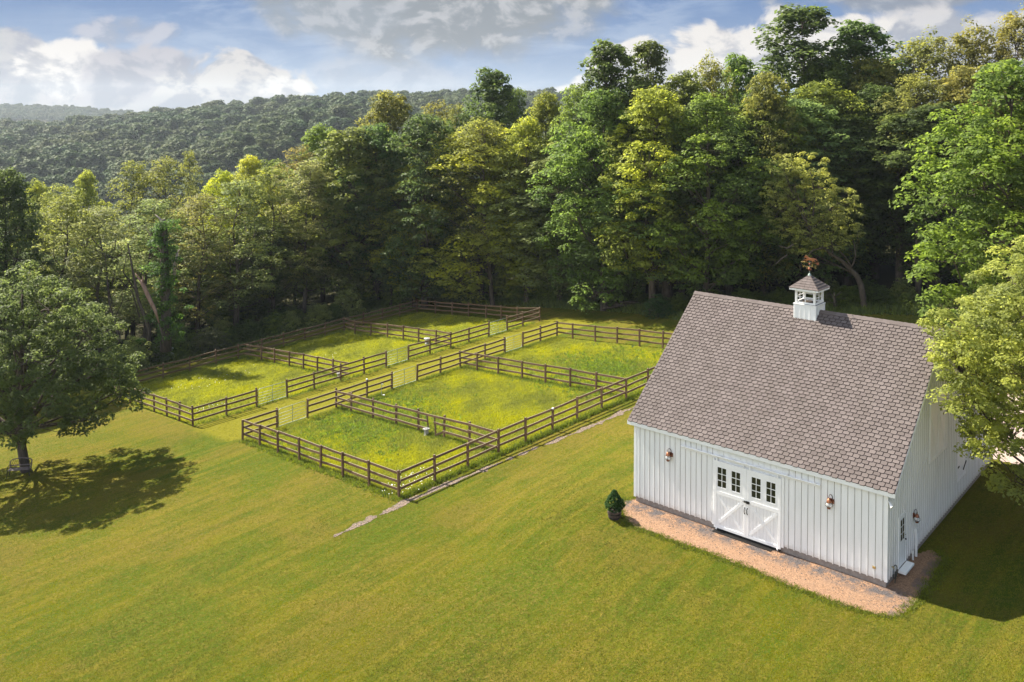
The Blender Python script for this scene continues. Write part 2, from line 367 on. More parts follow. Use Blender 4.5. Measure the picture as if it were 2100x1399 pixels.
def G(x,y):
    x=np.asarray(x,float); y=np.asarray(y,float)
    xc=np.clip(x,-75,62); yc=np.clip(y,8,135)
    X=xc/50; Y=(yc-40)/50
    z=CZ-Q[0]+Q[1]*X+Q[2]*Y+Q[3]*X*X+Q[4]*X*Y+Q[5]*Y*Y
    a=(x-BX)*EX[0]+(y-BY)*EX[1]; b=(x-BX)*EY[0]+(y-BY)*EY[1]
    dx=np.maximum(np.maximum(-BW-a,a),0); dy=np.maximum(np.maximum(-b,b-BD),0)
    w=1-sstep(np.hypot(dx,dy),1.2,8.5)
    z=z*(1-w)+0*w
    z=z+.06*vnoise(x,y,17,3)*(1-w)
    # valley and far hills
    u=1050+F*x/np.maximum(y,60)
    crest=CZ+(236.4-np.interp(u,HU,HV))/F*1000
    fcrest=CZ+(236.4-np.interp(u,FU,FV))/F*2200
    s=np.clip((y-300)/700,0,1); s=s*s*(3-2*s)*.35+s*.65
    fold=vnoise(x,y,230,7)*11*np.sin(math.pi*np.clip((y-280)/760,0,1))
    hz=-38+(crest+38)*s+fold
    hz=np.where(y>1000,crest-(y-1000)*.09,hz)
    fz=fcrest-np.abs(y-2200)*.10
    hz=np.maximum(hz,np.where(y>1200,fz,-1e3))
    t=sstep(y,135,300)
    z=z*(1-t)+hz*t
    return z
def g1(x,y): return float(G(x,y))

aA=0.7637; dA=np.array([math.cos(aA),math.sin(aA)]); dB=np.array([-dA[1],dA[0]])
def ab(a,b): p=dA*a+dB*b; return float(p[0]),float(p[1])
def toab(x,y): return x*dA[0]+y*dA[1], x*dB[0]+y*dB[1]
EDGE=[(-95,45),(-60,63),(-38,81),(-24,95),(-14,104),(-8,106),(0,99),(6,93),(12,87),(16,81),(24,78),(32,76),(40,69),(50,56),(80,40)]
EDX=np.array([p[0] for p in EDGE],float); EDY=np.array([p[1] for p in EDGE],float)
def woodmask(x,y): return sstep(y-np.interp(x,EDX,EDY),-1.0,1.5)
def make_ground():
    xs=np.concatenate([-np.geomspace(60,2600,70)[::-1],np.arange(-59.4,59.5,.6),np.geomspace(60,2600,70)])
    ys=np.concatenate([np.linspace(-400,0,14)[:-1],np.linspace(0,20,12)[:-1],np.arange(20,120,.6),np.geomspace(120,3200,120)])
    Xg,Yg=np.meshgrid(xs,ys); Z=G(Xg,Yg)
    A,B=toab(Xg,Yg)
    e=.25
    near=sstep(A,26.7-e,26.7+e)*(1-sstep(A,57.15-e,57.15+e))*sstep(B,36.5-e,36.5+e)*(1-sstep(B,53.8-e,53.8+e))
    far=sstep(A,26.2-e,26.2+e)*(1-sstep(A,61-e,61+e))*sstep(B,60.4-e,60.4+e)*(1-sstep(B,78.6-e,78.6+e))
    aisle=sstep(A,24.,28.)*(1-sstep(A,62,66))*sstep(B,53.9,54.5)*(1-sstep(B,59.8,60.4))
    nx=len(xs); ny=len(ys); i=np.arange(nx*ny).reshape(ny,nx)
    Fq=np.stack([i[:-1,:-1],i[:-1,1:],i[1:,1:],i[1:,:-1]],-1).reshape(-1,4)
    o=npmesh('ground',np.stack([Xg,Yg,Z],-1).reshape(-1,3),Fq,MT['ground'],smooth=True,
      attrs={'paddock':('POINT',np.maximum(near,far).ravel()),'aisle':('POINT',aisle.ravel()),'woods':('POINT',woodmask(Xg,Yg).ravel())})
    tag(o,'rolling mown lawn and paddock ground running into woods and hills','ground',kind='structure')
make_ground()

def sheet(name,poly,mat,lift,step=.15,attrf=None,label=None,cat=None,jit=.12,seed=1):
    """irregular ground patch draped over the terrain"""
    P=np.array(poly,float); x0,y0=P.min(0)-.3; x1,y1=P.max(0)+.3
    xs=np.arange(x0,x1,step); ys=np.arange(y0,y1,step); Xg,Yg=np.meshgrid(xs,ys)
    d=np.full(Xg.shape,1e9); ins=np.zeros(Xg.shape,bool)
    for i in range(len(P)):
        a=P[i]; b=P[(i+1)%len(P)]; e=b-a; t=np.clip(((Xg-a[0])*e[0]+(Yg-a[1])*e[1])/(e@e),0,1)
        d=np.minimum(d,np.hypot(Xg-a[0]-t*e[0],Yg-a[1]-t*e[1]))
        c=(a[1]>Yg)!=(b[1]>Yg)
        with np.errstate(divide='ignore',invalid='ignore'): c&=Xg<(b[0]-a[0])*(Yg-a[1])/(b[1]-a[1]+1e-12)+a[0]
        ins^=c
    sdn=np.where(ins,d,-d)+jit*vnoise(Xg,Yg,1.3,seed)+jit*.6*vnoise(Xg,Yg,.45,seed+5)
    keep=sdn>0; nx=len(xs); ny=len(ys); idx=np.arange(nx*ny).reshape(ny,nx)
    q=keep[:-1,:-1]&keep[:-1,1:]&keep[1:,1:]&keep[1:,:-1]
    Fq=np.stack([idx[:-1,:-1],idx[:-1,1:],idx[1:,1:],idx[1:,:-1]],-1)[q]
    used=np.unique(Fq); mp=np.zeros(nx*ny,int); mp[used]=np.arange(len(used))
    V=np.stack([Xg,Yg,G(Xg,Yg)+lift],-1).reshape(-1,3)[used]
    o=npmesh(name,V,mp[Fq],mat,smooth=True,attrs={'stone':('POINT',attrf(V[:,0],V[:,1]) if attrf else np.zeros(len(V)))})
    return tag(o,label,cat,kind='structure')
def loc2w(a,b): return (BX+a*EX[0]+b*EY[0], BY+a*EX[1]+b*EY[1])
def wab(x,y): return (x-BX)*EX[0]+(y-BY)*EX[1],(x-BX)*EY[0]+(y-BY)*EY[1]
def stonef(x,y):
    a,b=wab(x,y); return np.clip(1.25-np.abs(b+.35)*1.6,0,1)*(a<.6)+np.clip(.7-np.abs(a-.9)*.6,0,1)*(a>=.6)
sheet('straw_apron',[loc2w(*p) for p in((-11.6,.5),(-12.0,-.3),(-11.5,-1.3),(-10.4,-2.1),(-8.4,-2.15),(-6.8,-2.1),(-5,-2.1),(-3.3,-2.25),(-1.35,-2.3),(.2,-2.2),(.95,-1.7),(1.15,0),(1.1,2.5),(1.0,3.9),(.5,4.4),(-1,2),(-6,1.2),(-11,1))],MT['straw'],.02,.06,stonef,'apron of straw and dark gravel along the foot of the white barn','ground cover')
sheet('gravel_driveway',[loc2w(*p) for p in((-2,16.2),(.7,16.5),(2.0,15.2),(6,12.5),(14,10.5),(30,12),(34,24),(10,30),(-2,24))],MT['gravel'],.02,.35,None,'pink gravel driveway behind the white barn','driveway',jit=.4)
SW=[(-8.9,40.9),(-7.4,42.4),(-5.9,44.0),(-4.2,45.6),(-2.6,46.9),(-.9,48.3),(.9,49.9),(3.0,51.6),(5.4,53.6),(8.0,56.2),(10.5,58.6),(13,60.8)]
def swale():
    L=[];Rr=[]
    for i,(x,y) in enumerate(SW):
        w=[.08,.24,.27,.26,.22,.17,.15,.21,.25,.23,.22,.2][i]; n=(.69,-.72)
        L.append((x-n[0]*w,y-n[1]*w)); Rr.append((x+n[0]*w,y+n[1]*w))
    sheet('gravel_swale',L+Rr[::-1],MT['swale'],.015,.07,None,'narrow washed strip of stones and straw beside the near paddock fence','swale',jit=.19,seed=9)
swale()

# ---------------------------------------------------------------- grass (nobody could count it)
rs=np.random.RandomState(5)
def tufts(name,label,x,y,h,lean,blades,width,col,varr=None,cat='grass'):
    n=len(x); z=G(x,y)
    x=np.repeat(x,blades); y=np.repeat(y,blades); z=np.repeat(z,blades); h=np.repeat(h,blades)*rs.uniform(.6,1.15,n*blades)
    v=np.repeat(varr if varr is not None else rs.uniform(0,1,n),blades); v=np.clip(v+rs.uniform(-.25,.25,len(v)),0,1)
    x=x+rs.normal(0,.05,len(x)); y=y+rs.normal(0,.05,len(y)); th=rs.uniform(0,6.283,len(x)); w=width*rs.uniform(.7,1.3,len(x))
    lt=rs.uniform(0,6.283,len(x)); L=h*lean*rs.uniform(.3,1,len(x))
    P0=np.stack([x-np.cos(th)*w,y-np.sin(th)*w,z-.01],-1); P1=np.stack([x+np.cos(th)*w,y+np.sin(th)*w,z-.01],-1)
    P2=np.stack([x+np.cos(lt)*L,y+np.sin(lt)*L,z+h],-1)
    V=np.stack([P0,P1,P2],1).reshape(-1,3); Fq=np.arange(len(V)).reshape(-1,3)
    o=npmesh(name,V,Fq,MT['grassblade'],attrs={'var':('FACE',v)}); o.color=(*col,1)
    return tag(o,label,cat,kind='stuff')
def inbarn(x,y,m=.1):
    a,b=wab(x,y); return (a>-BW-m)&(a<m)&(b>-m)&(b<BD+m)
def instraw(x,y):
    a,b=wab(x,y); return ((a>-11.8)&(a<1.0)&(b>-2.1)&(b<.5))|((a>0)&(a<1.1)&(b>-2)&(b<4.2))
def make_grass():
    # lawn: density falls with distance
    N=190000; u=rs.uniform(-150,2250,N); y=1/rs.uniform(1/95.,1/26.,N); x=(u-1050)/F*y
    A,B=toab(x,y); pad=((A>26.8)&(A<57.1)&(B>36.6)&(B<53.7))|((A>26.3)&(A<60.9)&(B>60.5)&(B<78.5))
    k=~pad&~inbarn(x,y)&~instraw(x,y)&(woodmask(x,y)<.5)
    x=x[k];y=y[k]; v=np.clip(.5+.35*vnoise(x,y,9,2)+.25*vnoise(x,y,2.3,4),0,1)
    tufts('lawn_grass','short mown olive green lawn grass around barn and paddocks',x,y,rs.uniform(.025,.05,len(x)),1.1,3,.018,(.145,.145,.012),v)
    def pad_pts(a0,a1,b0,b1,n):
        a=rs.uniform(a0,a1,n); b=rs.uniform(b0,b1,n); return dA[0]*a+dB[0]*b, dA[1]*a+dB[1]*b
    xs=[];ys=[]
    for a0,a1,b0,b1,n in((26.9,33.85,36.75,53.7,24000),(34.1,45.6,36.75,53.7,30000),(45.85,57.0,36.75,53.7,20000),(26.4,39.1,60.5,78.2,17000),(39.3,50.2,60.5,78.6,13000),(50.4,60.8,60.5,78.9,10000)):
        x,y=pad_pts(a0,a1,b0,b1,n); xs.append(x);ys.append(y)
    x=np.concatenate(xs);y=np.concatenate(ys); v=np.clip(.5+.4*vnoise(x,y,5,12)+.25*vnoise(x,y,1.5,14),0,1)
    h=rs.uniform(.08,.17,len(x))*(1+.5*vnoise(x,y,3,20))
    tufts('paddock_grass','long bright yellow green pasture grass inside the fenced paddocks',x,y,np.clip(h,.05,.3),1.1,4,.022,(.240,.245,.020),v)
    # rank tufts against the fence lines
    pts=[]
    for (a0,b0,a1,b1,n) in((26.75,36.6,26.75,53.5,900),(33.97,36.8,33.97,53.7,1400),(45.7,36.8,45.7,53.7,1400),(26.8,36.5,57,36.5,2600),(34,53.7,57,53.7,1700),(26.3,60.4,61,60.4,900),(39.2,61,39.2,78,700),(50.3,61,50.3,79,600),(26.3,78,60,79,1600)):
        t=rs.uniform(0,1,n); a=a0+(a1-a0)*t+rs.normal(0,.16,n); b=b0+(b1-b0)*t+rs.normal(0,.16,n); pts.append((dA[0]*a+dB[0]*b,dA[1]*a+dB[1]*b))
    x=np.concatenate([p[0] for p in pts]);y=np.concatenate([p[1] for p in pts])
    tufts('fence_line_grass','taller dark green grass growing under the paddock fences',x,y,rs.uniform(.10,.24,len(x)),.9,5,.024,(.12,.15,.016))
    # broad clumpy weeds in the paddocks
    N=5200; q=rs.randint(0,5,N)
    ca=np.array([36.5,33.4,48.5,52,30])[q]+rs.normal(0,2.2,N); cb=np.array([51.5,47,41.5,43.5,49])[q]+rs.normal(0,2.6,N)
    k=(ca>26.9)&(ca<57)&(cb>36.8)&(cb<53.6); ca=ca[k];cb=cb[k]
    tufts('pasture_weeds','broad leaved green weeds growing in clumps in the near paddocks',dA[0]*ca+dB[0]*cb,dA[1]*ca+dB[1]*cb,rs.uniform(.1,.24,len(ca)),1.3,7,.045,(.13,.185,.02),cat='weeds')
    # daisies
    c=[]
    for a,b,sa,sb,n in((28.4,37.6,.9,.55,80),(34,72,1.6,.9,28),(29,63.2,.8,.6,20),(42.5,69,.5,.5,12)):
        c.append((rs.normal(a,sa,n),rs.normal(b,sb,n)))
    a=np.concatenate([q[0] for q in c]);b=np.concatenate([q[1] for q in c]); x=dA[0]*a+dB[0]*b;y=dA[1]*a+dB[1]*b; z=G(x,y)+rs.uniform(.14,.26,len(x)); r=.022
    V=[];Fq=[]
    for i in range(len(x)):
        for k in range(6):
            t=k*math.pi/3; V.append((x[i]+r*math.cos(t),y[i]+r*math.sin(t),z[i]+.01*math.sin(k)))
        Fq.append([i*6+k for k in range(6)])
    o=npmesh('daisies',np.array(V),np.array(Fq),MT['petal']); tag(o,'scattered white daisies flowering in the paddock grass','wildflowers',kind='stuff')
    # rank growth along the wood edge
    N=30000; x=rs.uniform(-60,48,N); e=np.interp(x,EDX,EDY); y=e+rs.uniform(-2.2,9,N)
    k=(x*.7223+y*.6915<900); A,B=toab(x,y); k&=~((A>24)&(A<62)&(B>35)&(B<79.8)); x=x[k];y=y[k]
    tufts('woodland_edge_grass','tall rank grass and ferns along the edge of the woods',x,y,rs.uniform(.25,.75,len(x))*np.clip(.4+(y-np.interp(x,EDX,EDY)+2.2)*.3,.3,1),.7,6,.05,(.12,.150,.036))
make_grass()
def apron_edges():
    P=[(-11.6,.5),(-12.0,-.3),(-11.5,-1.3),(-10.4,-2.1),(-8.4,-2.15),(-6.8,-2.1),(-5,-2.1),(-3.3,-2.25),(-1.35,-2.3),(.2,-2.2),(.95,-1.7),(1.15,0),(1.1,2.5),(1.0,3.9),(.5,4.4)]
    a=[];b=[]
    for (p,q) in zip(P[:-1],P[1:]):
        n=int(math.hypot(q[0]-p[0],q[1]-p[1])*150); t=rs.uniform(0,1,n); o=rs.normal(.02,.13,n)
        d=np.array([q[0]-p[0],q[1]-p[1]]); d/=np.linalg.norm(d)
        a.append(p[0]+(q[0]-p[0])*t+d[1]*o); b.append(p[1]+(q[1]-p[1])*t-d[0]*o)
    a=np.concatenate(a);b=np.concatenate(b); x=BX+a*EX[0]+b*EY[0]; y=BY+a*EX[1]+b*EY[1]
    tufts('apron_edge_grass','ragged grass creeping over the edge of the straw apron',x,y,rs.uniform(.04,.10,len(x)),1.2,4,.02,(.115,.135,.014))
    # loose stones and straw clods on the apron
    n=2600; a=rs.uniform(-11.4,.9,n); b=-np.abs(rs.normal(.1,.75,n)); b=np.clip(b,-2.0,-.08); k=(a>-11)|(b>-1.2); a=a[k];b=b[k]
    x=BX+a*EX[0]+b*EY[0]; y=BY+a*EX[1]+b*EY[1]; z=G(x,y)+.022; r=rs.uniform(.008,.028,len(x)); V=[];Fq=[]
    for i in range(len(x)):
        t0=rs.uniform(0,6.28)
        for j in range(4): V.append((x[i]+r[i]*1.2*math.cos(t0+j*1.571),y[i]+r[i]*math.sin(t0+j*1.571),z[i]-.004))
        V.append((x[i],y[i],z[i]+r[i]*.8))
        for j in range(4): Fq.append((i*5+j,i*5+(j+1)%4,i*5+4))
    o=npmesh('loose_stones',np.array(V),np.array(Fq),MT['stone']); tag(o,'small dark stones scattered on the straw apron','stones',kind='stuff')
apron_edges()

# ---------------------------------------------------------------- trees
def norm(v): return v/np.maximum(np.linalg.norm(v,axis=-1,keepdims=True),1e-9)
def leaves(rng,centers,crad,lpc,leaf,flat=.62,up=.75,cvar=None,droop=0.0,nz=.42):
    """leaf cards on domed clumps around the centres"""
    n=len(centers); k=lpc; c=np.repeat(centers,k,0); r=np.repeat(crad,k)
    d=norm(rng.normal(size=(n*k,3))); d[:,2]=np.where(rng.uniform(size=n*k)<.72,np.abs(d[:,2]),d[:,2])
    rad=r*rng.uniform(.35,1.0,n*k)**.6
    p=c+d*rad[:,None]*np.array([1,1,flat]); p[:,2]-=droop*(d[:,0]**2+d[:,1]**2)*r
    nrm=norm(d*.8+rng.normal(size=(n*k,3))*nz+np.array([0,0,up]))
    t=norm(np.cross(nrm,rng.normal(size=(n*k,3)))); b=np.cross(nrm,t)
    s=leaf*rng.uniform(.55,1.25,n*k)[:,None]; 
    V=np.stack([p-t*s*.5,p+b*s*.34-t*s*.05,p+t*s*.55-nrm*s*.12,p-b*s*.34-t*s*.05],1).reshape(-1,3)
    cv=np.repeat(cvar if cvar is not None else rng.uniform(.15,.85,n),k)
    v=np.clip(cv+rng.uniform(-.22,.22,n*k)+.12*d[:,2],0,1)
    return V,v
def limbpath(rng,a,b,bow=.15,n=5,up=.35):
    a=np.array(a,float);b=np.array(b,float);L=np.linalg.norm(b-a);P=[]
    w=rng.normal(size=3)*bow*L*.5
    for i in range(n):
        t=i/(n-1); p=a+(b-a)*t; p=p+w*math.sin(math.pi*t)+np.array([0,0,-up*L*.25])*math.sin(math.pi*t); P.append(p)
    return P
def gen_tree(seed,H,Rr,z0=.2,nl=12,nc=16,lpc=90,leaf=.26,cr=.9,lobe=.42,shape='oval',trunk_r=.28,lean=(0,0),flat=.62,open_=0.0,stems=1,spike=0,twigs=.6,droop=0,lobes=None,tpath=None):
    rng=np.random.RandomState(seed); tm=MB()
    def prof(t):
        if shape=='oval': return math.sin(math.pi*min(max(t*.9+.08,0),1))**.6
        if shape=='broad': return (math.sin(math.pi*min(t*.80+.16,1)))**.55
        if shape=='top': return math.sin(math.pi*min(max(t*.75+.25,0),1))**.7*(.6+.4*t)
        if shape=='cone': return (1-t)**.75+.08
        return 1
    top=np.array([lean[0],lean[1],H*.9])
    tp=tpath or [np.array([0,0,-.35]),np.array([0,0,0]),np.array([lean[0]*.15,lean[1]*.15,H*.2])+rng.normal(size=3)*[.12,.12,0],np.array([lean[0]*.4,lean[1]*.4,H*.45])+rng.normal(size=3)*[.25,.25,0],np.array([lean[0]*.75,lean[1]*.75,H*.7])+rng.normal(size=3)*[.3,.3,0],top]
    rr=[trunk_r*1.5,trunk_r*1.12,trunk_r*.9,trunk_r*.62,trunk_r*.36,trunk_r*.08]
    if tpath: rr=list(np.interp(np.linspace(0,1,len(tp)),[0,.1,.4,.8,1],[trunk_r*1.4,trunk_r,trunk_r*.8,trunk_r*.5,trunk_r*.15]))
    tm.tube(tp,rr,8)
    tpa=np.array(tp)
    def trunk_at(z):
        zz=tpa[:,2]; z=min(max(z,zz[0]),zz.max()); return np.array([np.interp(z,np.maximum.accumulate(zz),tpa[:,k]) for k in range(3)])
    LC=[]; ga=2.39996
    if lobes is not None: LC=[(np.array(l[:3],float),l[3]) for l in lobes]
    else:
        for i in range(nl):
            t=(i+.5)/nl; t=min(max(t+rng.uniform(-.05,.05),0),1); zc=H*(z0+(1-z0)*t*.94)
            R0=Rr*prof(t); lr=Rr*lobe*(.75+.5*rng.uniform())*(.65+.35*prof(t))
            ang=i*ga+rng.uniform(-.5,.5); d=max(R0-lr*.9,0)*rng.uniform(.75,1.1)
            ax=trunk_at(zc)
            LC.append((np.array([ax[0]+d*math.cos(ang),ax[1]+d*math.sin(ang),zc]),lr))
        LC.append((np.array([lean[0],lean[1],H-Rr*lobe*.55]),Rr*lobe*.7))
    cen=[];crd=[];cvr=[]
    for (c,lr) in LC:
        at=trunk_at(max(c[2]-np.linalg.norm(c[:2]-trunk_at(c[2])[:2])*.8-.4,H*z0*.6))
        if tpath and c[2]<6: at=trunk_at(max(c[2]*.55,2.1))
        path=limbpath(rng,at,c,.22,5,.35 if not tpath else -.12); r0=trunk_r*.36*(.6+lr/Rr)
        tm.tube(path,list(np.linspace(r0,r0*.3,len(path))),5,caps=False)
        lv=rng.uniform(.3,.7)
        m=max(4,int(nc*(lr/(Rr*lobe))**1.3))
        for j in range(m):
            u=1-2*(j+.5)/m; u=u*.86+.14; th=j*ga+rng.uniform(-.3,.3); s_=math.sqrt(max(0,1-u*u))
            if rng.uniform()<open_: continue
            d=np.array([s_*math.cos(th),s_*math.sin(th),u*.85])
            p=c+d*lr*rng.uniform(.72,1.08)
            if spike: p[2]+=rng.uniform(0,spike)
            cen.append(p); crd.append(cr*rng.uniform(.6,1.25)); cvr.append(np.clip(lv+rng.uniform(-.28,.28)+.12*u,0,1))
            if rng.uniform()<twigs: tm.tube(limbpath(rng,path[2] if rng.uniform()<.5 else c,p,.2,4),[r0*.28,r0*.2,r0*.13,.012],4,caps=False)
    V,v=leaves(rng,np.array(cen),np.array(crd),lpc,leaf,flat,cvar=np.array(cvr),droop=droop)
    return tm,V,v
def tree_from(gen,name,label,loc,color,cat='tree',group=None,scale=(1,1,1),rotz=0,crown='crown'):
    tm,V,v=gen
    t=thing(name,label,cat,loc,rotz,group); t.scale=scale
    a=tm.build('trunk',MT['bark'],t,smooth=True)
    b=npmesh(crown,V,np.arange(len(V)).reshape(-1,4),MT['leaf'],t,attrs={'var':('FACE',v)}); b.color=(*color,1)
    return t
def copy_tree(src,label,loc,color,group=None,scale=(1,1,1),rotz=0,name=None):
    r=src.copy(); C.objects.link(r); r.location=loc; r.scale=scale; r.rotation_euler=(0,0,rotz)
    if name: r.name=name
    r['label']=label
    if group: r['group']=group
    for ch in src.children:
        c=ch.copy(); C.objects.link(c); c.parent=r
        if c.name.startswith('crown') or c.name.startswith('foliage'): c.color=(*color,1)
    return r
VAR={
 'dense':dict(seed=11,H=18,Rr=5.2,z0=.13,nl=20,nc=20,lpc=85,leaf=.27,cr=.85,lobe=.40,shape='oval'),
 'dense2':dict(seed=23,H=18,Rr=5.4,z0=.10,nl=22,nc=18,lpc=85,leaf=.27,cr=.9,lobe=.38,shape='broad'),
 'dense3':dict(seed=37,H=18,Rr=5.0,z0=.15,nl=18,nc=22,lpc=85,leaf=.26,cr=.82,lobe=.42,shape='oval'),
 'layer':dict(seed=41,H=18,Rr=5.2,z0=.12,nl=26,nc=13,lpc=95,leaf=.25,cr=.95,lobe=.30,shape='oval',flat=.38,droop=.25),
 'layer2':dict(seed=43,H=18,Rr=5.4,z0=.10,nl=28,nc=12,lpc=95,leaf=.25,cr=1.0,lobe=.28,shape='broad',flat=.36,droop=.3),
 'airy':dict(seed=51,H=20,Rr=4.2,z0=.40,nl=17,nc=15,lpc=80,leaf=.28,cr=.85,lobe=.38,shape='top',open_=.12,trunk_r=.26,twigs=.3),
 'airy2':dict(seed=58,H=20,Rr=4.0,z0=.38,nl=17,nc=15,lpc=80,leaf=.28,cr=.85,lobe=.38,shape='oval',open_=.12,trunk_r=.24,twigs=.3),
 'slim':dict(seed=61,H=17,Rr=3.6,z0=.22,nl=16,nc=14,lpc=60,leaf=.20,cr=.72,lobe=.36,shape='oval',open_=.15,trunk_r=.17,lean=(-.8,.3)),
 'slim2':dict(seed=67,H=17,Rr=3.9,z0=.25,nl=15,nc=15,lpc=58,leaf=.20,cr=.75,lobe=.38,shape='broad',open_=.18,trunk_r=.18,lean=(.9,.2)),
 'spiky':dict(seed=71,H=19,Rr=4.8,z0=.2,nl=18,nc=20,lpc=64,leaf=.22,cr=.6,lobe=.40,shape='broad',spike=1.5,flat=1.3),
}
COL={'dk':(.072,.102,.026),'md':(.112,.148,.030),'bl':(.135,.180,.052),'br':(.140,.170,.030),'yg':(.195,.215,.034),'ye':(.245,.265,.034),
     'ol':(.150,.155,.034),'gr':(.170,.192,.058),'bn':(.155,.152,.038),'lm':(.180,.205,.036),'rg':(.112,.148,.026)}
# variant, colour, u, v of the top, width in px, distance, label
TREES=[
 # skyline behind
 ('airy','dk',1645,8,190,98,'tallest dark airy tree rising above the whole tree line'),
 ('airy2','dk',1765,42,150,98,'dark round headed tree just right of the tallest skyline tree'),
 ('airy2','dk',1250,82,130,92,'dark open crowned tree against the white cloud, left half of the twin crown'),
 ('airy','dk',1330,80,120,93,'dark open crowned tree against the white cloud, right half of the twin crown'),
 ('airy2','dk',1010,138,110,108,'small dark tree poking above the tree line left of centre'),
 ('slim','md',1068,180,70,106,'slim grey green treetop just right of the small dark skyline tree'),
 ('airy2','md',1515,108,90,95,'thin leaning treetop in front of the white cloud'),
 ('spiky','bn',1890,95,190,92,'bronze green tree with pointed shoots left of the right hand skyline'),
 ('spiky','bn',1990,75,180,90,'bronze green tree with pointed shoots near the right edge of the skyline'),
 ('spiky','ol',2085,45,170,88,'tall olive tree with pointed shoots at the right edge of the photo'),
 ('spiky','ol',2190,30,180,88,'tall olive tree just outside the right edge'),
 ('dense','ol',800,190,150,112,'olive tree with a knobbly top where the woods meet the far hill'),
 ('slim2','ol',885,205,110,110,'slender olive tree between the knobbly top and the small dark tree'),
 ('slim','ol',950,212,90,108,'narrow olive tree below the small dark skyline tree'),
 ('dense3','br',1120,195,110,100,'bright green rounded treetop right of the dark skyline tree'),
 ('dense2','md',1190,175,130,96,'mid green tree at the foot of the twin crowned skyline tree'),
 ('dense','ol',1400,150,170,90,'olive tree below the white cloud right of the twin crown'),
 ('spiky','ol',1460,140,120,92,'tree with short upright shoots in front of the white cloud'),
 ('dense2','ol',1570,150,140,86,'broad olive crown left of the tallest tree'),
 ('dense3','md',1690,120,170,96,'mid green crown under the tallest skyline tree'),
 ('dense','ol',1790,120,170,94,'olive crown below the dark round headed tree'),
 # middle row
 ('dense2','md',1240,185,200,88,'wide mid green tree under the twin crowned skyline tree'),
 ('dense3','yg',1340,185,190,84,'yellow green crown in the middle of the wood, below the white cloud'),
 ('layer','md',1450,185,200,82,'layered green tree right of the yellow green crown'),
 ('dense','br',1570,185,190,88,'bright green crown half way up left of the curved tree'),
 ('layer2','br',1690,160,200,90,'bright green layered crown above the curved tree'),
 ('dense3','dk',1800,180,190,90,'dark green crown above the black gap in the woods'),
 ('spiky','ol',1880,170,180,86,'olive crown left of the big bright tree at the right'),
 ('dense','ol',1985,140,200,84,'olive crown behind the big bright tree at the right'),
 ('dense2','dk',870,235,190,102,'dark green rounded tree behind the yellow tree'),
 ('slim2','ol',1010,240,150,98,'olive tree between two bright yellow green trees'),
 ('layer','yg',1080,235,150,97,'yellow green tree behind the bright yellow maple'),
 ('dense3','dk',770,260,170,106,'dark tree between the hill and the big green front tree'),
 # front row from the middle to the right
 ('dense','md',715,265,190,104,'big green tree standing behind the far corner of the paddocks'),
 ('layer','yg',850,325,150,103,'yellow branched tree just left of the bright yellow maple'),
 ('layer2','ye',985,248,230,101,'bright yellow green maple directly behind the far paddock'),
 ('layer','gr',1150,280,220,95,'grey olive layered tree right of the bright yellow maple'),
 ('dense2','md',1255,215,170,92,'dark gap filling tree between the grey olive and the blue green tree'),
 ('dense3','bl',1370,285,270,87,'large blue green maple left of the barn ridge'),
 ('dense','dk',1500,250,200,87,'dark tree between the blue green maple and the curved tree'),
 ('dense2','bl',1640,205,230,88,'dense blue green tree standing over the curved tree'),
 ('dense3','dk',1745,240,190,88,'dark shadowed tree right of the curved tree'),
 ('airy','dk',1850,230,170,84,'bare stemmed dark tree in the black gap of the woods'),
 ('airy2','dk',1915,210,150,82,'bare stemmed dark tree right of the black gap'),
 ('dense2','rg',2080,125,290,57,'tall bright green maple at the right edge behind the barn'),
 ('dense','rg',2210,150,290,56,'bright green maple just beyond the right edge'),
 # left woods, front row
 ('slim','gr',620,330,130,100,'grey green tree left of the big green front tree'),
 ('slim2','ol',560,340,130,98,'olive tree behind the second paddock'),
 ('slim','gr',480,372,170,94,'soft grey green tree behind the dead ivy snag'),
 ('slim2','bn',400,395,150,92,'brownish thin leaved tree beside the dead ivy snag'),
 ('slim','gr',290,410,160,91,'pale thin leaved tree left of the dead ivy snag'),
 ('slim2','gr',200,420,160,88,'pale thin leaved tree with two bare stems'),
 ('slim','ol',110,400,150,84,'olive thin leaved tree above the shade maple'),
 ('dense3','dk',10,352,150,80,'dark green tree at the left edge above the shade maple'),
 ('dense','dk',-90,380,170,76,'dark green tree beyond the left edge'),
 # left woods, rows behind
 ('slim2','bn',600,298,110,108,'narrow brownish olive tree in front of the hill'),
 ('dense3','md',660,262,130,112,'rounded green tree in front of the hill beside the big front tree'),
 ('layer','ye',510,315,110,106,'brightest yellow treetop in the left woods'),
 ('layer2','ye',455,345,90,105,'second yellow treetop left of the brightest one'),
 ('slim','br',398,308,60,112,'narrow light green treetop against the hill'),
 ('slim2','bn',325,320,130,104,'brownish olive treetop left of the narrow light green one'),
 ('slim','ol',255,330,120,102,'olive treetop in the left woods against the hill'),
 ('layer','lm',175,345,90,104,'lime green treetop in the left woods'),
 ('layer2','yg',75,365,90,104,'yellow green treetop near the left edge'),
 ('slim2','lm',130,375,90,100,'light green treetop between lime and yellow green ones'),
 ('dense','md',560,330,120,112,'mid green tree behind the brightest yellow treetop'),
 ('dense2','ol',-20,395,120,96,'olive tree behind the dark tree at the left edge'),
]
def worldat(u,v,y):
    a=(u-1050)/F; z=-(v-CY)/F; yy=math.cos(PITCH)+z*math.sin(PITCH); zz=-math.sin(PITCH)+z*math.cos(PITCH)
    return a/yy*y, CZ+zz/yy*y
